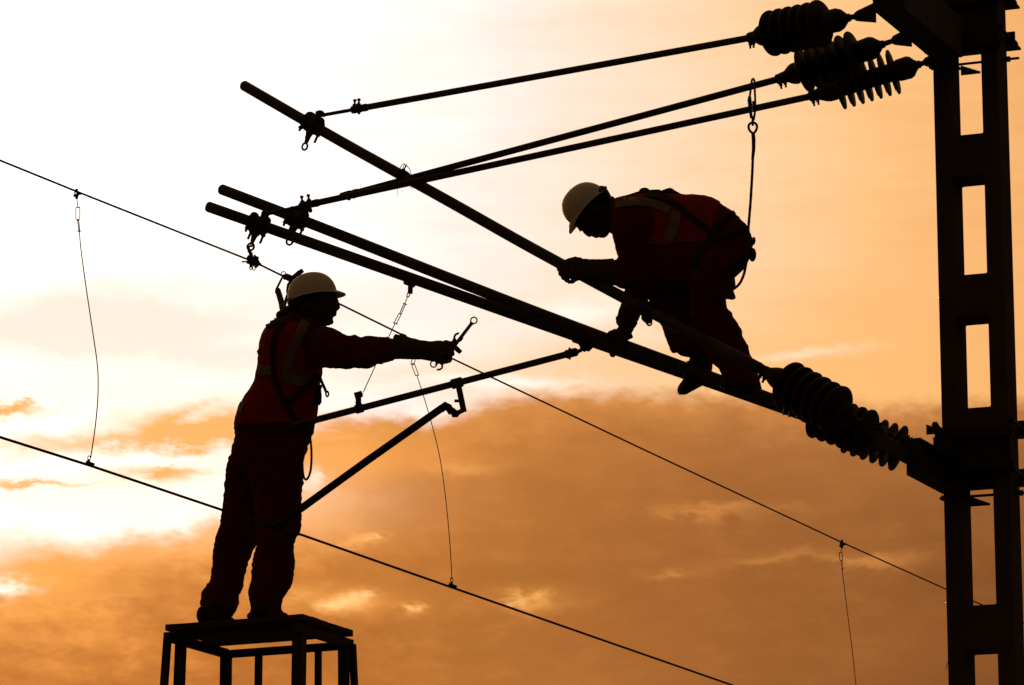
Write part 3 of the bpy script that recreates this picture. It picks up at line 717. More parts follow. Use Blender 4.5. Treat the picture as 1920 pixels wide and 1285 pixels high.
# thin binding twisted round the near tube where the rods pass behind it
b0 = Q('A', 757, 331); bd = thing('wire_binding', b0, 'thin wire twisted into a loop round the topmost tube where rods cross behind', 'binding wire')
bp = lambda px, py, o=0.0: P(px, py, b0.y + o)
mb = MB(); mb.tube([Vector(v) for v in cat_pts([tuple(bp(*a)) for a in ((750, 316, -.02), (753, 310, -.03), (757, 307.5, -.03), (761, 310, -.02), (766, 315, 0), (769, 320, .02), (771, 326, .04))], 4)], .0020, 6)
mb.tube([bp(755, 318, -.03), bp(757, 311, -.035), bp(759, 308, -.03)], .0022, 6); mb.tube([bp(757, 320, -.03), bp(760, 312, -.035), bp(762, 309, -.03)], .0034, 6); mb.tube([bp(759, 316, -.03), bp(762, 311, -.035)], .0024, 6)
obj('loop', mb, 'wire', bd)
dA = (Q('A', 800, 355) - Q('A', 757, 331)).normalized(); mb = MB()
for i in range(5): mb.ring(b0 + dA * (-.022 + .009 * i), (dA + Z * .12).normalized(), .0290, .0036, 20, 6)
mb.tube([b0 + Z * .02 - Yv * .02, bp(756, 318, -.03)], .011, 8); obj('coil', mb, 'wire', bd)
mb = MB(); mb.tube([bp(745, 352, .1), bp(745, 362, .1), bp(744.3, 367.5, .1)], .0012, 5).tube([bp(754.5, 356, .1), bp(753, 361, .1)], .0012, 5).tube([bp(770, 350, .05), bp(772, 355.5, .05), bp(775, 352, .05)], .0014, 5)
mb.tube([bp(757, 331, .03), bp(750, 345, .09), bp(745, 353, .1)], .0014, 5).tube([bp(765, 340, .03), bp(770, 351, .05)], .0014, 5); obj('loose_end', mb, 'wire', bd)

# ------------------------------------------------------------------ work platform
cor = P(565, 1151, 19.26); ZP = cor.z
ea, eb = Vector((-math.cos(R(25.5)), math.sin(R(25.5)), 0)), Vector((math.sin(R(24)), math.cos(R(24)), 0))
LA, LB = .775, .58
plat = thing('work_platform', Vector((cor.x, cor.y, 0)) + ea * LA / 2 + eb * LB / 2, 'tall dark trestle platform with a plank top under the standing worker', 'work platform')
pp = lambda a, b, z=0.0: cor + ea * a + eb * b + Z * z
npk = 6
for i in range(npk):
    b0_, b1_ = LB * i / npk + (.002 if i else 0), LB * (i + 1) / npk - .002
    mb = MB(); segs = 7; jl, jr = random.uniform(-.006, .006), random.uniform(-.006, .006)
    if i in (0,): jl = jr = 0
    prof = []
    for s_ in range(segs + 1):
        a = -.004 + jr + (LA + .004 + jl - jr) * s_ / segs
        prof.append((a, random.uniform(-.0022, .0015), random.uniform(-.002, .002)))
    b = len(mb.v)
    for a, dz_, db in prof:
        for (bb_, zz) in ((b0_ + db * .4, dz_ - .004), (b0_ + .005, dz_), (b1_ - .005, dz_ * .6), (b1_, dz_ - .004), (b1_, -.032), (b0_ + db * .4, -.032)): mb.v.append(pp(a, bb_, zz))
    for s_ in range(segs):
        for j in range(6): mb.f.append((b + s_ * 6 + j, b + s_ * 6 + (j + 1) % 6, b + (s_ + 1) * 6 + (j + 1) % 6, b + (s_ + 1) * 6 + j))
    mb.f.append(tuple(b + j for j in range(6))); mb.f.append(tuple(b + segs * 6 + j for j in range(6)))
    obj('plank', mb, 'wood', plat)
for a in (.03, LA - .02):                                      # side rails under the planks, running away from the viewer
    obj('rail', MB().bar(pp(a, -.02, -.066), pp(a, LB + .03, -.066), .035, .044), 'frame', plat)
for b_, z_ in ((.06, -.060), (LB - .02, -.079)): obj('rail', MB().bar(pp(.05, b_, z_), pp(LA - .04, b_, z_), .034, .038), 'frame', plat)
def leg(a, b, a2, b2, w, zt=-.084):
    top = pp(a, b, zt); bot = pp(a2, b2, 0); bot.z = 0
    d = (bot - top).normalized(); u = (ea - d * ea.dot(d)).normalized(); v = d.cross(u)
    obj('leg', MB().box((top + bot) / 2, (d, u, v), ((bot - top).length / 2, w / 2, w / 2)), 'frame', plat)
leg(.035, .05, .0, -.06, .054); leg(LA - .065, .05, LA - .02, -.06, .044)
leg(.035, LB - .04, .0, LB + .06, .044); leg(LA - .065, LB - .05, LA - .03, LB + .06, .046)
leg(LA - .015, .0, LA + .20, -.12, .032, -.07); leg(.008, LB + .006, -.22, LB + .14, .030, -.07)
leg(.19, LB - .02, .17, LB + .02, .028, -.098); leg(.535, LB - .02, .55, LB + .02, .030, -.098)
for zz in (-.95, -1.9, -2.8, -3.7):                             # rungs and braces lower down, below the frame
    for b_ in (.05, LB - .04): obj('brace', MB().bar(pp(.03, b_, zz), pp(LA - .05, b_, zz), .03, .03), 'frame', plat)
    for a in (.03, LA - .05): obj('brace', MB().bar(pp(a, .05, zz + .05), pp(a, LB - .04, zz + .05), .03, .03), 'frame', plat)

# ------------------------------------------------------------------ people
def helmet(root, base, fwd_px, up_px, Y, lf, lh, ls, peak, seed, peak_dn=.012):
    c = P(base[0], base[1], Y)
    f = (P(base[0] + fwd_px[0], base[1] + fwd_px[1], Y) - c).normalized(); u = P(base[0] + up_px[0], base[1] + up_px[1], Y) - c
    u = (u - f * u.dot(f)).normalized(); s_ = f.cross(u)
    mb = MB(); nu, nv = 40, 14; b = len(mb.v)
    for j in range(nv + 1):
        th = (math.pi / 2) * (j + .35) / (nv + .35)
        for i in range(nu):
            ph = 2 * math.pi * i / nu; cf, sf = math.cos(ph), math.sin(ph)
            st_, ct = math.sin(th) ** .92, math.cos(th) ** .92
            ridge = .006 * max(0, 1 - (abs(sf) * math.sin(th) / .16) ** 2) * math.sin(th * 1.4) if abs(sf) * math.sin(th) < .16 else 0
            mb.v.append(c + f * cf * st_ * lf + s_ * sf * st_ * ls + u * (ct * lh + ridge))
    top = len(mb.v); mb.v.append(c + u * (lh + .006))
    for i in range(nu): mb.f.append((top, b + i, b + (i + 1) % nu))
    rows = [b + j * nu for j in range(nv + 1)]
    for e_, dn in ((.35, .004), (1.0, 1.0), (1.0, 1.35), (.2, .7), (-.10, .3)):
        rows.append(len(mb.v))
        for i in range(nu):
            ph = 2 * math.pi * i / nu; cf, sf = math.cos(ph), math.sin(ph)
            pk = max(0, cf) ** 2.2; ext = .007 + peak * pk; drop = (.004 + peak_dn * pk) * dn
            mb.v.append(c + f * cf * (lf + ext * e_) + s_ * sf * (ls + .008 * e_) - u * drop)
    for r0, r1 in zip(rows, rows[1:]):
        for i in range(nu): j = (i + 1) % nu; mb.f.append((r0 + i, r0 + j, r1 + j, r1 + i))
    inner = rows[-1]; cc = len(mb.v); mb.v.append(c + u * .03)
    for i in range(nu): mb.f.append((cc, inner + (i + 1) % nu, inner + i))
    h = obj('helmet', mb, 'helmet', root, sharp=50)
    return h, c, f, u, s_
def fist(mb, c, axis, near, rad, wrist, fing=4, a0=-100, a1=150, fr=.0105, step=.020, palm=(.045, .030, .042), thumb=True, grip=None):
    """hand closed round a bar: c on the bar's axis, near = unit vector from bar to the palm"""
    axis = axis.normalized(); near = (near - axis * near.dot(axis)).normalized(); w = axis.cross(near)
    mb.ell(c + near * (rad + palm[1] * .55), axis * palm[0], near * palm[1], w * palm[2])
    lens = (.93, 1.0, .95, .82)
    for i in range(fing):
        o = c + axis * step * (i - (fing - 1) / 2); pts = []
        for k in range(9):
            a = R(a0 + (a1 - a0) * lens[i % 4] * k / 8); rr = rad + fr * 1.0
            knuck = 1 + .10 * math.sin(k / 8 * math.pi * 3) ** 2
            pts.append(o + (near * math.cos(a) + w * math.sin(a)) * rr * knuck)
        mb.tube(pts, [fr * 1.12, fr * 1.1, fr * 1.12, fr * 1.02, fr, fr * 1.03, fr * .95, fr * .88, fr * .7], 10)
    if thumb:
        pts = []
        for k in range(6):
            a = R(-30 - 110 * k / 5); pts.append(c - axis * (step * (fing - 1) / 2 + .012 - .004 * k) + (near * math.cos(a) + w * math.sin(a)) * (rad + fr * 1.15))
        mb.tube(pts, [fr * 1.5, fr * 1.4, fr * 1.25, fr * 1.15, fr * 1.1, fr * .85], 10)
    return mb

# ---- standing worker
Y1 = 19.60
feet = PZ(450, 1158, ZP); feet.y = Y1
p1 = thing('person', Vector((P(450, 1158, Y1).x, Y1, ZP)), 'standing worker in white helmet and red reflective vest reaching out with two spanners', 'person', 'linemen at work on the overhead line')
torso1 = [(440, 812, 589, 812, Y1, .165), (440, 797, 591, 790, Y1, .168), (446.5, 772, 594, 772, Y1, .165), (460, 744, 598, 745, Y1, .165), (473, 724, 599, 722, Y1, .17), (481, 705, 602, 702, Y1, .175), (486, 672, 603, 680, Y1, .185), (489, 642, 601, 655, Y1, .20), (499, 616, 592, 628, Y1, .20), (518, 600, 592, 611, Y1, .15), (538, 590, 598, 603, Y1, .085)]
armR = [(572, 640, 590, 690, Y1 - .15, .07), (598, 613, 608, 690, Y1 - .20, .085), (624, 616, 630, 690.5, Y1 - .22, .088), (640, 624, 642, 691.5, Y1 - .23, .08), (653, 628.5, 653, 692, Y1 - .24, .078), (667, 628.5, 667, 690, Y1 - .25, .078), (680, 632, 680, 690.5, Y1 - .26, .076), (694, 630, 694, 690.5, Y1 - .27, .076), (706, 632, 704, 686, Y1 - .28, .073), (720, 631.5, 719, 681.5, Y1 - .29, .068), (732, 633, 731, 677.5, Y1 - .30, .062), (740, 634, 739, 675, Y1 - .30, .058)]
armL = [(560, 620, 610, 650, Y1 + .17, .08), (545, 668, 598, 678, Y1 + .21, .08), (532, 712, 585, 722, Y1 + .24, .072), (548, 742, 575, 700, Y1 + .23, .06), (572, 738, 582, 704, Y1 + .19, .05)]
hips1 = [(440, 800, 588, 795, Y1, .165), (441, 818, 585, 818, Y1, .168), (434, 845, 576, 845, Y1, .165), (432, 872, 566, 872, Y1, .14)]
legB = [(438, 830, 520, 830, Y1 + .09, .09), (425.5, 872, 515, 868, Y1 + .10, .105), (421, 910, 506, 905, Y1 + .10, .10), (418, 948, 500, 940, Y1 + .10, .095), (411.5, 985, 492, 985, Y1 + .11, .09), (402.5, 1015, 482, 1018, Y1 + .12, .085), (398.5, 1045, 470, 1042, Y1 + .13, .085), (396.5, 1070, 461.5, 1066, Y1 + .14, .085), (394, 1088, 457, 1090, Y1 + .14, .085), (381, 1106, 451, 1114, Y1 + .15, .088), (376, 1122, 448, 1130, Y1 + .15, .09), (377.5, 1139, 442, 1146, Y1 + .15, .09), (386, 1150, 431, 1160, Y1 + .15, .085)]
legF = [(465, 830, 580, 825, Y1 - .06, .10), (462, 858, 569.5, 855, Y1 - .06, .115), (466, 898, 567.5, 898, Y1 - .06, .11), (474, 922, 569, 909, Y1 - .06, .105), (476, 950, 565.5, 931, Y1 - .06, .10), (480, 1000, 564, 990, Y1 - .06, .098), (482, 1022, 550.5, 1022, Y1 - .06, .092), (473.5, 1046, 552.5, 1047, Y1 - .05, .09), (472, 1068, 550.5, 1072, Y1 - .05, .09), (472, 1090, 546, 1098, Y1 - .05, .09), (465, 1112, 532, 1120, Y1 - .04, .088), (470.5, 1136, 526.5, 1138, Y1 - .04, .085), (463.5, 1156, 534, 1152, Y1 - .04, .09)]
head1 = [(556, 532, 620, 530, Y1 - .01, .075), (545, 549, 632, 549, Y1 - .01, .082), (541.5, 562, 633, 560, Y1 - .01, .085), (542, 572, 630.5, 570, Y1 - .01, .083), (546, 582, 628, 580, Y1 - .01, .08), (552, 590, 626.5, 590, Y1 - .01, .074), (560, 596, 624, 599, Y1 - .01, .064), (572, 601, 620, 607, Y1 - .01, .048)]
neck1 = [(547, 578, 603, 592, Y1, .066), (544, 592, 602, 603, Y1, .07), (540, 606, 602, 614, Y1, .08)]
body = MB()
for s_, k_ in ((torso1, .86), (armR, .78), (armL, .78), (hips1, .86), (legB, .74), (legF, .74), (neck1, 1.0), (head1, 1.0)): loft(body, s_, scale=k_)
hp = lambda px, py, dy=0: P(px, py, Y1 - .01 + dy)
px1 = PXM(Y1)
body.tube([hp(631, 563), hp(633.2, 572), hp(633.8, 577.5), hp(631, 580)], [.010, .012, .013, .011], 10)             # nose
body.ell(hp(629.5, 585.5), X * .007, Yv * .022, Z * .005); body.ell(hp(629, 591), X * .007, Yv * .021, Z * .0055)   # lips
body.ell(hp(620, 604), X * .016, Yv * .026, Z * .014)                                                            # chin
body.ell(hp(631, 562), X * .008, Yv * .05, Z * .006)                                                              # brow
for s_ in (-1, 1): body.ell(hp(578, 573, s_ * .082), X * .018, Yv * .012, Z * .030)                                  # ears
bodyU = union(body, .0065, 2)
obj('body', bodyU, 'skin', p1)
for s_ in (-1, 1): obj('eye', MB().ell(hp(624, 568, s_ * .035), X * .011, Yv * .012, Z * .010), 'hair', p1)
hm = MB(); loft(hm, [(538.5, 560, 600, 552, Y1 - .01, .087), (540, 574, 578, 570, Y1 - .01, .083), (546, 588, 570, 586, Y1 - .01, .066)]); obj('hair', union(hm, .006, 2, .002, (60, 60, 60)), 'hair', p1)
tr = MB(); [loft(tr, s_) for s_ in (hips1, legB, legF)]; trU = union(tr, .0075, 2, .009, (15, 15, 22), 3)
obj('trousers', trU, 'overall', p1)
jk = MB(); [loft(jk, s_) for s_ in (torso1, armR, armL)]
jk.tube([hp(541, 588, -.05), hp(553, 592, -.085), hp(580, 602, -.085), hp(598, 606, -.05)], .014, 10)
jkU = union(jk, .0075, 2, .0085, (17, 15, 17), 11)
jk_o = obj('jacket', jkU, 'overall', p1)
vs = MB(); loft(vs, [(q_[0], q_[1], q_[2] if q_[1] < 690 else q_[2] - 1, q_[3], q_[4], q_[5]) for q_ in torso1[1:10]], grow=.008, cap=0)
cut = lambda q_: q_
vsU = MB(); vsU.v = list(vs.v); vsU.f = list(vs.f); vsU = union(vs, .0075, 2, .004, (17, 15, 17), 11)
# arm hole: faces round the near sleeve belong to the jacket alone
def drop_faces(mb, test):
    out = MB(); out.v = mb.v; out.f = [f for f in mb.f if not test(sum((mb.v[i] for i in f), Vector()) / len(f))]
    used = sorted({i for f in out.f for i in f}); m_ = {o: n for n, o in enumerate(used)}
    out.v = [mb.v[i] for i in used]; out.f = [tuple(m_[i] for i in f) for f in out.f]; return out
ah = hp(597, 652); vsU = drop_faces(vsU, lambda c: c.y < Y1 - .02 and ((c.x - ah.x) / .075) ** 2 + ((c.z - ah.z) / .125) ** 2 < 1)
vest = obj('vest', vsU, 'vest', p1)
bv1 = bvh_of(vsU, jkU)
mb = MB(); strap_on(mb, bv1, [(573, 603), (560, 630), (546, 660), (539, 682), (537, 700)], 8.5); obj('reflective_strip', mb, 'strip', vest)
mb = MB(); strap_on(mb, bv1, [(483, 693), (500, 695), (516, 695)], 9); obj('reflective_strip', mb, 'strip', vest)
mb = MB(); strap_on(mb, bv1, [(532, 700), (548, 709), (566, 714), (585, 712)], 11); obj('reflective_strip', mb, 'strip', vest)
mb = MB(); strap_on(mb, bv1, [(456, 756), (452, 765), (450, 775)], 4); obj('reflective_strip', mb, 'strip', vest)
mb = MB(); strap_on(mb, bv1, [(534, 598), (519, 622), (512, 655), (514, 700), (525, 735), (546, 775), (560, 800)], 4.3, .008)
strap_on(mb, bv1, [(596, 702), (578, 722), (556, 742), (534, 757)], 5, .012); strap_on(mb, bv1, [(500, 612), (520, 604), (536, 606)], 5, .012); obj('harness', mb, 'strap', p1)
mb = MB(); strap_on(mb, bvh_of(jkU, trU), [(441, 800), (480, 806), (520, 808), (586, 803)], 4, .006); obj('belt', mb, 'strap', p1)
hel, hc, hf, hu, hs = helmet(p1, (586.5, 557.5), (96, -19), (10, -49), Y1 - .01, .127, .129, .108, .034, 0)
obj('cradle_strap', MB().ring(hc + hu * .004, hu, .116, .008, 28, 8, ell=(1, .86), udir=hf), 'strap', hel)
# gloved right hand with gauntlet
YH = Y1 - .33
gl = MB(); loft(gl, [(741, 626, 738, 674, YH, .060), (757, 630, 755, 674, YH, .057), (775, 634.5, 774, 674.5, YH, .054), (795, 638.5, 793, 675, YH, .049), (808, 640, 804, 677, YH, .045), (824, 638.5, 815, 679, YH, .045), (838, 641, 826, 680, YH, .04)], cap=.2)
wc = P(838, 661, YH); wax = (P(862, 631, YH) - wc).normalized()
gf = lambda px, py, dy=0.0: P(px, py, YH + dy)
gl.tube([gf(836, 645, -.035), gf(847, 646, -.03), gf(850, 654, -.02), gf(844, 659, -.018)], [.014, .014, .0125, .011], 10)     # index folded over the shafts
gl.tube([gf(836, 654, -.04), gf(848, 656, -.034), gf(849, 664, -.022), gf(841, 668, -.02)], [.014, .0138, .012, .011], 10)
gl.tube([gf(832, 664, -.04), gf(844, 665, -.034), gf(845, 671, -.022), gf(838, 675, -.02)], [.0135, .013, .0115, .010], 10)
gl.tube([gf(822, 675, -.03), gf(834, 678.5, -.02), gf(843, 677, 0), gf(846, 674.5, .01)], [.0135, .0125, .0115, .009], 10)        # little finger
gl.tube([gf(832, 643, .03), gf(846, 645, .028), gf(856, 654, .022), gf(864, 661.5, .02)], [.017, .0145, .0132, .0125], 10)         # thumb
glU = union(gl, .0048, 2, .002, (40, 40, 40)); obj('glove', glU, 'glove', p1)
g2 = MB(); fist(g2, P(586, 718, Y1 + .16), Z, X * -1, .012, None); g2.ell(P(578, 720, Y1 + .17), X * .04, Yv * .03, Z * .04); obj('glove', union(g2, .005, 2), 'glove', p1)
# boots
def boot(root, pts, voxel=.006):
    mb = MB(); loft(mb, pts, cap=.6); return obj('boot', union(mb, voxel, 2), 'boot', root)
zb = lambda px, Y, h: PZ  # noqa
def boot_on(root, heel, toe, Y0, Y1_, z, w=.05):
    a = Vector((heel, Y0, z)); b = Vector((toe, Y1_, z)); d = (b - a).normalized(); s_ = Vector((-d.y, d.x, 0)); L = (b - a).length
    mb = MB()
    for t, hh, ww in ((.0, .05, .03), (.12, .05, .036), (.3, .045, .034), (.5, .038, .040), (.72, .034, .048), (.9, .028, .04)):
        mb.ell(a + d * L * t + Z * (hh * .5 + .018), d * L * .17, s_ * ww, Z * hh)
    mb.tube([a + d * L * .26 + Z * .05, a + d * L * .28 + Z * .115], .036, 14)
    u = union(mb, .006, 2)
    u.v = [Vector((v.x, v.y, max(v.z, z + .006))) for v in u.v]
    o = obj('boot', u, 'boot', root)
    so_ = MB(); n = 20; poly = []
    for i in range(n):
        ph = 2 * math.pi * i / n; poly.append(a + d * (L * .47 + L * .53 * math.cos(ph)) + s_ * (.040 + .008 * math.cos(ph)) * math.sin(ph) + Z * .008)
    so_.prism(poly, Z * .016); obj('sole', so_, 'boot', o)
    return o
xb = lambda px, Y: P(px, 1160, Y).x
boot_on(p1, xb(385, Y1 + .10), xb(440, Y1 + .2), Y1 - .02, Y1 + .22, ZP)
boot_on(p1, xb(486, Y1 - .1), xb(540, Y1), Y1 - .14, Y1 + .10, ZP)
# chest strap hanging free, rope coil at the hip, loose tag on the shoulder
mb = MB(); ch = lambda px, py: P(px, py, Y1 - .10)
mb.tube([Vector(v) for v in cat_pts([tuple(ch(*a)) for a in ((592, 698), (599, 707), (604, 718), (609, 729), (612, 737))], 3)], [.0085] * 5 + [.0075] * 8, 8, flat=Yv)
mb.ring(ch(613.5, 739), Yv, .011, .0045, 16, 8, ell=(.62, 1.25), udir=X); obj('loose_strap', mb, 'strap', p1)
mb = MB(); strap_on(mb, bv1, [(596, 722), (597.5, 745), (597, 760)], 4, .012); mb.bar(ch(598.5, 722), ch(599.5, 756), .02, .008, up=Yv); obj('zip_flap', mb, 'strap', p1)
mb = MB(); q_ = P(489, 655, Y1 - .05); mb.prism([P(488, 652, Y1 - .05), P(481.5, 660, Y1 - .05), P(485, 669, Y1 - .05), P(491, 664, Y1 - .05)], Yv * .03); obj('shoulder_tab', mb, 'strap', p1)
mb = MB(); hr = lambda px, py: P(px, py, Y1 - .12)
rope(mb, [hr(578, 806), hr(581, 818), hr(583.5, 838), hr(584, 862), hr(582, 884), hr(577, 897), hr(572, 899), hr(568.5, 889), hr(567, 868), hr(567, 845), hr(569, 825)], .0062, .026)
ro = obj('hip_rope', mb, 'rope'); tag(ro, 'small loop of twisted rope hanging at the hip of the standing worker', 'rope', 'twisted ropes of the workers')
# spanners in the hand
def spanner(label, ring, jaw, Y, Rr, jr, open_dir):
    a = P(ring[0], ring[1], Y); b = P(jaw[0], jaw[1], Y); d = (b - a).normalized(); vd = ray(*ring).normalized(); s_ = vd.cross(d).normalized()
    rt = thing('spanner', (a + b) / 2, label, 'spanner', 'spanners held by the standing worker')
    obj('ring_end', MB().ring(a, vd, Rr, Rr * .24, 28, 10), 'tool', rt)
    L = (b - a).length; sh = MB(); w = .0085
    sh.prism([a + d * (Rr * .9) + s_ * Rr * .75, a + d * (Rr * 1.7) + s_ * w, b - d * jr * 1.9 + s_ * w * 1.1, b - d * jr * .7 + s_ * jr * .8, b - d * jr * .7 - s_ * jr * .8, b - d * jr * 1.9 - s_ * w * 1.1, a + d * (Rr * 1.7) - s_ * w, a + d * (Rr * .9) - s_ * Rr * .75], vd * .008)
    obj('shaft', sh, 'tool', rt)
    jw = MB(); poly = []; ro_, ri = jr * 1.15, jr * .62; a0 = open_dir
    for i in range(15):
        an = R(a0 + 42 + (276) * i / 14); k_ = 1.16 if i in (0, 14) else 1.0
        poly.append(b + (d * math.cos(an) + s_ * math.sin(an)) * ro_ * k_)
    for i in range(15):
        an = R(a0 + 42 + 276 - (276) * i / 14 + (8 if i == 0 else (-8 if i == 14 else 0))); poly.append(b + (d * math.cos(an) + s_ * math.sin(an)) * ri * (1.45 if i in (0, 14) else 1))
    bq = len(jw.v); n = 15; h_ = vd * .0045
    for p_ in poly: jw.v.append(p_ - h_)
    for p_ in poly: jw.v.append(p_ + h_)
    for i in range(n - 1):
        o1, o2, i1, i2 = i, i + 1, 2 * n - 1 - i, 2 * n - 2 - i
        jw.f += [(o1, o2, i2, i1), (30 + o1, 30 + i1, 30 + i2, 30 + o2), (o1, 30 + o1, 30 + o2, o2), (i1, i2, 30 + i2, 30 + i1)]
    jw.f += [(0, 29, 59, 30), (14, 44, 45, 15)]
    obj('open_jaw', jw, 'tool', rt); return rt
spanner('long spanner in the glove, its round ring end pointing up and out', (888.5, 601), (823, 687), YH - .012, .0158, .019, 35)
spanner('short spanner in the glove, its open jaw beside the shaft of the long one', (813, 683), (859, 633), YH + .006, .0155, .0215, 8)
# fall-arrest hook on the messenger wire
yk = PZ(540, 520, ZM).y; sk = lambda px, py, o=0.0: P(px, py, yk + o)
sf_ = thing('safety_hook', sk(540, 520), 'black safety hook hung on the upper wire just behind the standing worker\'s helmet', 'safety hook')
mb = MB(); mb.tube([sk(531, 520, -.01), sk(537, 519, -.012), sk(546, 523, -.012), sk(551, 529, -.01)], [.014, .018, .019, .013], 10)
mb.tube([sk(545, 525), sk(553, 518.5), sk(560, 512.5), sk(568, 507)], [.012, .0135, .0135, .012], 10); mb.tube([sk(549, 524), sk(541, 535), sk(539, 546), sk(541, 560)], [.012, .010, .008, .007], 8); obj('hook_body', mb, 'dark', sf_)
mb = MB().tube([sk(530, 519), sk(524, 531), sk(518, 543), sk(517.5, 549), sk(521, 552)], [.0055, .006, .0062, .006, .005], 8); obj('gate', mb, 'dark', sf_)
mb = MB().ring(sk(531.5, 513.5), Yv, .0115, .0028, 18, 6); obj('ring', mb, 'dark', sf_)
mb = MB(); mb.tube([P(521, 545, yk), P(528, 568, yk - .15), P(531, 585, Y1 + .05), P(530, 598, Y1 - .02)], [.016, .017, .017, .016], 10, flat=X); mb.tube([P(549, 532, yk), P(537, 560, yk - .1), P(532, 580, Y1 + .06)], .009, 8)
mb.ell(P(541, 584, Y1 + .02), X * .03, Yv * .05, Z * .028); mb.ell(P(528, 592, Y1 + .02), X * .03, Yv * .05, Z * .025); obj('strap', mb, 'strap', sf_)

# ---- bent worker
Y2 = 18.86
p2 = thing('person', Q('B', 1390, 725), 'bent worker in white helmet balancing on the tube and gripping the one above', 'person', 'linemen at work on the overhead line')
torso2 = [(1143, 377, 1149, 440, 19.04, .085), (1152, 375, 1153, 462, 19.02, .14), (1173, 368.5, 1163, 482, 18.99, .185), (1205, 363, 1188, 492, 18.95, .20), (1250, 364, 1222, 532, 18.93, .19), (1290, 367, 1250, 540, 18.89, .18), (1322, 369, 1278, 540, 18.86, .175), (1350, 381, 1292, 540, 18.83, .175)]
hips2 = [(1330, 374, 1282, 530, 18.85, .175), (1358, 386, 1292, 545, 18.82, .18), (1378, 401, 1297, 550, 18.80, .18), (1397, 420, 1302, 552, 18.79, .175), (1409, 442, 1310, 550, 18.78, .165), (1412, 462, 1322, 545, 18.77, .15)]
armN = [(1150, 385, 1215, 390, 18.84, .08), (1146, 425, 1225, 425, 18.82, .088), (1152, 455, 1232, 455, 18.84, .085), (1159, 482, 1236, 492, 18.86, .085), (1152, 489, 1222, 545, 18.89, .08), (1146, 487, 1180, 545, 18.91, .068), (1136, 487, 1152, 536, 18.93, .058), (1126, 487, 1134, 533, 18.945, .054)]
armF = [(1180, 440, 1240, 470, 19.12, .085), (1175, 500, 1232, 520, 19.11, .082), (1172, 540, 1222, 552, 19.10, .075), (1165, 568, 1204, 582, 19.09, .066), (1158, 588, 1197, 602, 19.09, .058), (1154, 601, 1192, 613, 19.09, .056)]
legN = [(1302, 470, 1412, 462, 18.74, .105), (1294, 510, 1380, 508, 18.74, .11), (1293, 532, 1366, 532, 18.74, .105), (1293, 550, 1363, 552, 18.75, .10), (1293, 575, 1361, 569, 18.77, .10), (1296, 598, 1374, 592, 18.78, .098), (1304, 622, 1388, 615, 18.79, .095), (1316, 648, 1400, 643, 18.80, .09), (1328, 672, 1409, 671, 18.80, .085), (1348, 692, 1418, 700, 18.80, .075), (1355, 709, 1423, 716, 18.80, .07)]
legFa = [(1335, 460, 1380, 560, 18.97, .105), (1290, 480, 1322, 575, 18.99, .105), (1245, 503, 1290, 592, 19.01, .10), (1218, 540, 1290, 580, 19.02, .095), (1217, 562, 1296, 565, 19.03, .09), (1227, 585, 1305, 590, 19.03, .09), (1240, 611, 1318, 610, 19.03, .088), (1249, 634, 1326, 632, 19.03, .085), (1255, 650, 1330, 644, 19.03, .085), (1259, 662, 1334, 655, 19.03, .085)]
shin2 = [(1280, 640, 1338, 640, 19.03, .05), (1292, 668, 1339, 660, 19.03, .048), (1296, 690, 1332, 690, 19.03, .045)]
hf2 = lambda px, py, dy=0.0: P(px, py, 19.05 + dy)
head2 = [(1070, 385, 1110, 348, 19.05, .075), (1068, 402, 1128, 350, 19.05, .083), (1074, 418, 1137, 361, 19.05, .085), (1083, 428, 1143, 372, 19.05, .083), (1092, 432, 1147, 390, 19.05, .08), (1101, 436, 1147, 408, 19.05, .074), (1111, 441, 1146, 425, 19.05, .062), (1122, 444.5, 1142, 436, 19.05, .045)]
neck2 = [(1132, 362, 1124, 425, 19.05, .068), (1142, 368, 1138, 432, 19.04, .07), (1158, 376, 1156, 440, 19.03, .08)]
body = MB()
for s_, k_ in ((torso2, .84), (hips2, .84), (armN, .76), (armF, .78), (legN, .76), (legFa, .76), (shin2, .9), (neck2, 1.0), (head2, 1.0)): loft(body, s_, scale=k_)
body.tube([hf2(1094, 434), hf2(1101, 438.5), hf2(1105.5, 441.5), hf2(1108.5, 439)], [.009, .0115, .0125, .010], 10)
body.ell(hf2(1113.5, 443), X * .005, Yv * .022, Z * .007); body.ell(hf2(1118.5, 444.5), X * .0055, Yv * .021, Z * .007); body.ell(hf2(1131, 441.5), X * .018, Yv * .028, Z * .013); body.ell(hf2(1088, 430), X * .010, Yv * .05, Z * .007)
for s_ in (-1, 1): body.ell(hf2(1118, 396, s_ * .082), X * .024, Yv * .012, Z * .024)
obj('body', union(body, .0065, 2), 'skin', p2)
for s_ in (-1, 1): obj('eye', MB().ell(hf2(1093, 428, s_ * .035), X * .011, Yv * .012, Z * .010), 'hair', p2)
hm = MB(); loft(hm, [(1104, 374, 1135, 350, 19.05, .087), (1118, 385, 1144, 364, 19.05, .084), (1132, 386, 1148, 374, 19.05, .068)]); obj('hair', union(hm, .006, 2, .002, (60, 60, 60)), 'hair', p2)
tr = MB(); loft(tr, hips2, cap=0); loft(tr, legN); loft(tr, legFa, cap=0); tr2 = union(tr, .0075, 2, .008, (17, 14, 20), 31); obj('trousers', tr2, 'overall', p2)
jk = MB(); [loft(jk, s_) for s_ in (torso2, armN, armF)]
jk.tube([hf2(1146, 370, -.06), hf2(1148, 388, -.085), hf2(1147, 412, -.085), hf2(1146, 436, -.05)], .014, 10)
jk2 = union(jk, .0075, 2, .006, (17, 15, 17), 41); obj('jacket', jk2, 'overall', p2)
vs = MB(); loft(vs, torso2[1:], grow=.008, cap=0); vs2 = union(vs, .0075, 2, .004, (17, 15, 17), 41)
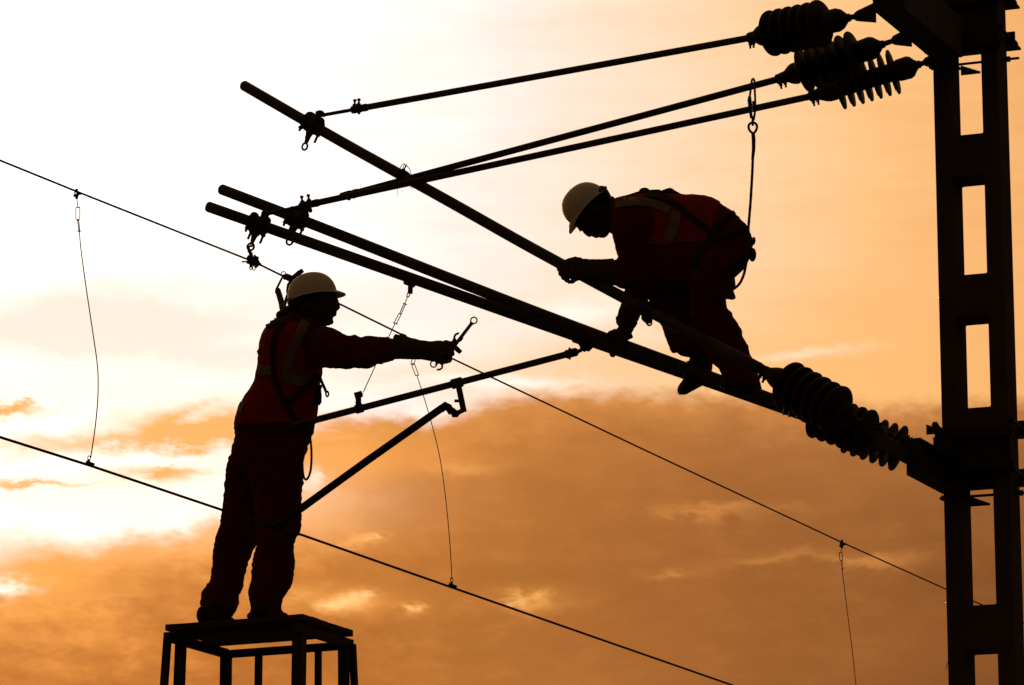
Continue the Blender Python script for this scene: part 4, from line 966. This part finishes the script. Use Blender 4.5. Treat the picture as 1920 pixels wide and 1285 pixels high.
a0_ = P(1188, 428, 18.85); vs2 = drop_faces(vs2, lambda c: c.y < 18.98 and ((c.x - a0_.x) / .098) ** 2 + ((c.z - a0_.z) / .135) ** 2 < 1)
# the bib ends at the ribs: below them the jacket shows
lim = P(1200, 470, 18.9).z
vs2 = drop_faces(vs2, lambda c: c.z < lim - .01)
vest2 = obj('vest', vs2, 'vest', p2); bv2 = bvh_of(vs2, jk2, tr2)
mb = MB(); strap_on(mb, bv2, [(1154, 383), (1180, 380), (1210, 380), (1236, 387), (1256, 396)], 7.5); obj('reflective_strip', mb, 'strip', vest2)
mb = MB(); strap_on(mb, bv2, [(1268, 398), (1266, 415), (1260, 435), (1253, 452)], 9.5); obj('reflective_strip', mb, 'strip', vest2)
mb = MB(); strap_on(mb, bv2, [(1212, 364), (1245, 372), (1270, 386), (1292, 405), (1318, 424), (1340, 440)], 5.5, .010); strap_on(mb, bv2, [(1398, 430), (1370, 440), (1340, 446), (1312, 470), (1298, 500)], 5, .010); strap_on(mb, bv2, [(1376, 400), (1360, 412), (1345, 425), (1336, 440)], 4, .009)
tb = lambda px, py, dy=-.02: P(px, py, 18.93 + dy)
mb.tube([tb(1172, 369), tb(1182, 366), tb(1194, 362.5), tb(1204, 360)], [.004, .006, .007, .008], 8, flat=Yv)
mb.tube([Vector(v) for v in cat_pts([tuple(tb(*a)) for a in ((1202, 362), (1204, 358), (1211, 357), (1217, 361), (1226, 360.5), (1236, 361.5), (1246, 364))], 4)], .0135, 8); mb.ell(tb(1232, 361.5), X * .030, Yv * .04, Z * .013); mb.ell(tb(1208, 360), X * .016, Yv * .03, Z * .014)
mb.tube([Vector(v) for v in cat_pts([tuple(tb(*a)) for a in ((1243, 361), (1250, 358.5), (1257, 357), (1263, 361), (1272, 366), (1280, 371))], 4)], .0125, 8, flat=Yv)
obj('harness', mb, 'strap', p2)
mb = MB(); mb.ell(P(1411, 478, 18.72), X * .019, Yv * .05, Z * .034); mb.ell(P(1413, 452, 18.74), X * .010, Yv * .05, Z * .018); obj('tool_pouch', union(mb, .005, 2), 'strap', p2)
hel, hc, hf, hu, hs = helmet(p2, (1102.5, 389.5), (-66, 62), (-60, -66), 19.05, .122, .126, .108, .030, 3, .022)
obj('cradle_strap', MB().ring(hc + hu * .004, hu, .112, .008, 28, 8, ell=(1, .86), udir=hf), 'strap', hel)
mb = MB(); mb.tube([hf2(1131, 358), hf2(1137, 352), hf2(1134, 350)], .006, 8); mb.tube([hf2(1132, 358), hf2(1141, 371)], .007, 8); obj('ratchet_band', mb, 'strap', hel)
# near glove gripping the upper tube
hgp = Q('A', 1066, 504); adir = (Q('A', 1100, 523.4) - hgp).normalized()
gl = MB(); loft(gl, [(1150, 484.5, 1154, 536, 18.92, .058), (1130, 486, 1133, 533, 18.935, .055), (1110, 486, 1115, 530, 18.94, .05), (1092, 485, 1104, 526, 18.945, .044), (1081, 482, 1090, 526, 18.945, .04), (1068, 485, 1078, 529, 18.95, .035)], cap=.2)
G = lambda px, py, dy=0.0: P(px, py, hgp.y - .045 + dy)
for pts_, rr in (([(1076, 488, 0), (1062, 491, -.004), (1052, 498, .006), (1048, 505, .04), (1053, 512, .075)], .0135), ([(1078, 496, -.01), (1063, 499, -.012), (1053, 506, 0), (1051, 514, .04), (1058, 519, .075)], .0135),
                 ([(1080, 504, -.012), (1066, 508, -.014), (1057, 514, -.004), (1056, 521, .035), (1064, 525, .07)], .013), ([(1082, 513, -.008), (1071, 517, -.010), (1063, 521, 0), (1062, 526, .03), (1070, 529, .06)], .0118)):
    gl.tube([G(*a) for a in pts_], [rr * 1.1, rr, rr * 1.05, rr * .95, rr * .75], 10)
gl.tube([G(1088, 489, .02), G(1078, 486, .05), G(1066, 489, .075), G(1058, 494, .085)], [.017, .0145, .0125, .010], 10)
gl.tube([G(1084, 520, .0), G(1074, 528, .01), G(1064.5, 530, .02)], [.014, .0115, .008], 10)
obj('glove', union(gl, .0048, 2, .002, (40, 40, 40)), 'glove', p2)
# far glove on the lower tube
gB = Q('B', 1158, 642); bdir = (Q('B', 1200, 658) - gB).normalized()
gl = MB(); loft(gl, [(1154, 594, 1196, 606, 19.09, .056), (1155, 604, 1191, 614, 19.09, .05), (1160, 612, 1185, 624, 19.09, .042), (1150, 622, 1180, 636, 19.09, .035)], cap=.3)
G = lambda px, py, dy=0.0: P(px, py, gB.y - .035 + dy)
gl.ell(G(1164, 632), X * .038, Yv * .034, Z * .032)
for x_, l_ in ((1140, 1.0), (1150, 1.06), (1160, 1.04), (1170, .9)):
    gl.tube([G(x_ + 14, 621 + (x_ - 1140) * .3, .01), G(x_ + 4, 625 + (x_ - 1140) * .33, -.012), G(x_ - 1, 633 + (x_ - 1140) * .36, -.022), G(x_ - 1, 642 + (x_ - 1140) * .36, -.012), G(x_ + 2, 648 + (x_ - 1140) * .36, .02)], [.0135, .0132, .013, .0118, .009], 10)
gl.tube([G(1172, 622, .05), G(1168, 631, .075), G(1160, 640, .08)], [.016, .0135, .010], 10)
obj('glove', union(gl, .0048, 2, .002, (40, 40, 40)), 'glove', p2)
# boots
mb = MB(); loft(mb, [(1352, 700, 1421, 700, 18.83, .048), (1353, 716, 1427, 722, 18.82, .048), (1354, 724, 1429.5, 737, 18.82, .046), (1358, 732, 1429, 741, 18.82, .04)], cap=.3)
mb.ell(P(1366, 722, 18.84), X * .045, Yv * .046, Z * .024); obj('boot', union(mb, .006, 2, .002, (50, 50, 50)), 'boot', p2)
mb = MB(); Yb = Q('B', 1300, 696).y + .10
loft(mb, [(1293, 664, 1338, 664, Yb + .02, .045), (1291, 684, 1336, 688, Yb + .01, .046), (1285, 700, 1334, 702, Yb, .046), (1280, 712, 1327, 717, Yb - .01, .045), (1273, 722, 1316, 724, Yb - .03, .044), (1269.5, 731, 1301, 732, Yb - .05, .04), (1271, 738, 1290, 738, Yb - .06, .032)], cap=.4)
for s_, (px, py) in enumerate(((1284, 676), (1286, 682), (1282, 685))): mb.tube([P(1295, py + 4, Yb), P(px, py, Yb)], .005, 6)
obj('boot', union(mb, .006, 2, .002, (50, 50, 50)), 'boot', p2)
# safety rope of the bent worker
hkY = Q('B', 1411, 160).y
sr = thing('safety_rope', P(1411, 160, hkY), 'long twisted rope hooked over the middle rod and tied to the bent worker', 'rope', 'twisted ropes of the workers')
k2 = lambda px, py, o=-.03: P(px, py, hkY + o)
mb = MB(); mb.tube([Vector(v) for v in cat_pts([tuple(k2(*a)) for a in ((1413, 226, -.03), (1415.5, 210, -.03), (1416, 190, -.03), (1415, 165, -.03), (1414.5, 152, -.025), (1412, 148, 0), (1409.5, 152, .02), (1408, 165, .025), (1406, 180, .02))], 4)], .0055, 8)
mb.tube([k2(1405.5, 182, .0), k2(1406, 200, -.02), k2(1410, 222, -.03)], [.009, .0075, .005], 8); obj('hook', mb, 'tool', sr)
mb = MB(); mb.tube([k2(1405, 181), k2(1405, 197), k2(1408, 222)], [.006, .0068, .005], 8); mb.bar(k2(1414, 190), k2(1415, 208), .02, .012, up=Yv); mb.bar(k2(1405, 186), k2(1406.5, 198), .02, .014, up=Yv); mb.tube([k2(1411, 218), k2(1411.5, 236)], .006, 8); obj('gate', mb, 'dark', sr)
mb = MB(); tp_ = [(1412, 251, 0), (1405, 244, 0), (1404, 235, 0), (1411.5, 229.5, 0), (1419, 235, 0), (1418, 244, 0), (1412.5, 251, 0)]
mb.tube([Vector(v) for v in cat_pts([tuple(k2(a, b)) for a, b, _ in tp_], 4)], .0062, 8); mb.tube([k2(1412, 249), k2(1413, 262), k2(1413, 280), k2(1411, 300)], [.0095, .0098, .009, .007], 8); obj('eye_splice', mb, 'rope', sr)
mb = MB(); rope(mb, [k2(1411.5, 296), k2(1410.5, 325), P(1408.5, 360, hkY - .05), P(1406, 395, 18.78), P(1403, 430, 18.70)], .0072, .028)
obj('rope', mb, 'rope', sr)
mb = MB(); rope(mb, [P(1403, 428, 18.68), P(1404, 450, 18.64), P(1401, 480, 18.62), P(1398, 500, 18.63), P(1394, 517, 18.64), P(1386, 533, 18.64), P(1374, 543, 18.64), P(1362, 548, 18.64), P(1345, 540, 18.62)], .0072, .028)
obj('rope_bight', mb, 'rope', sr)
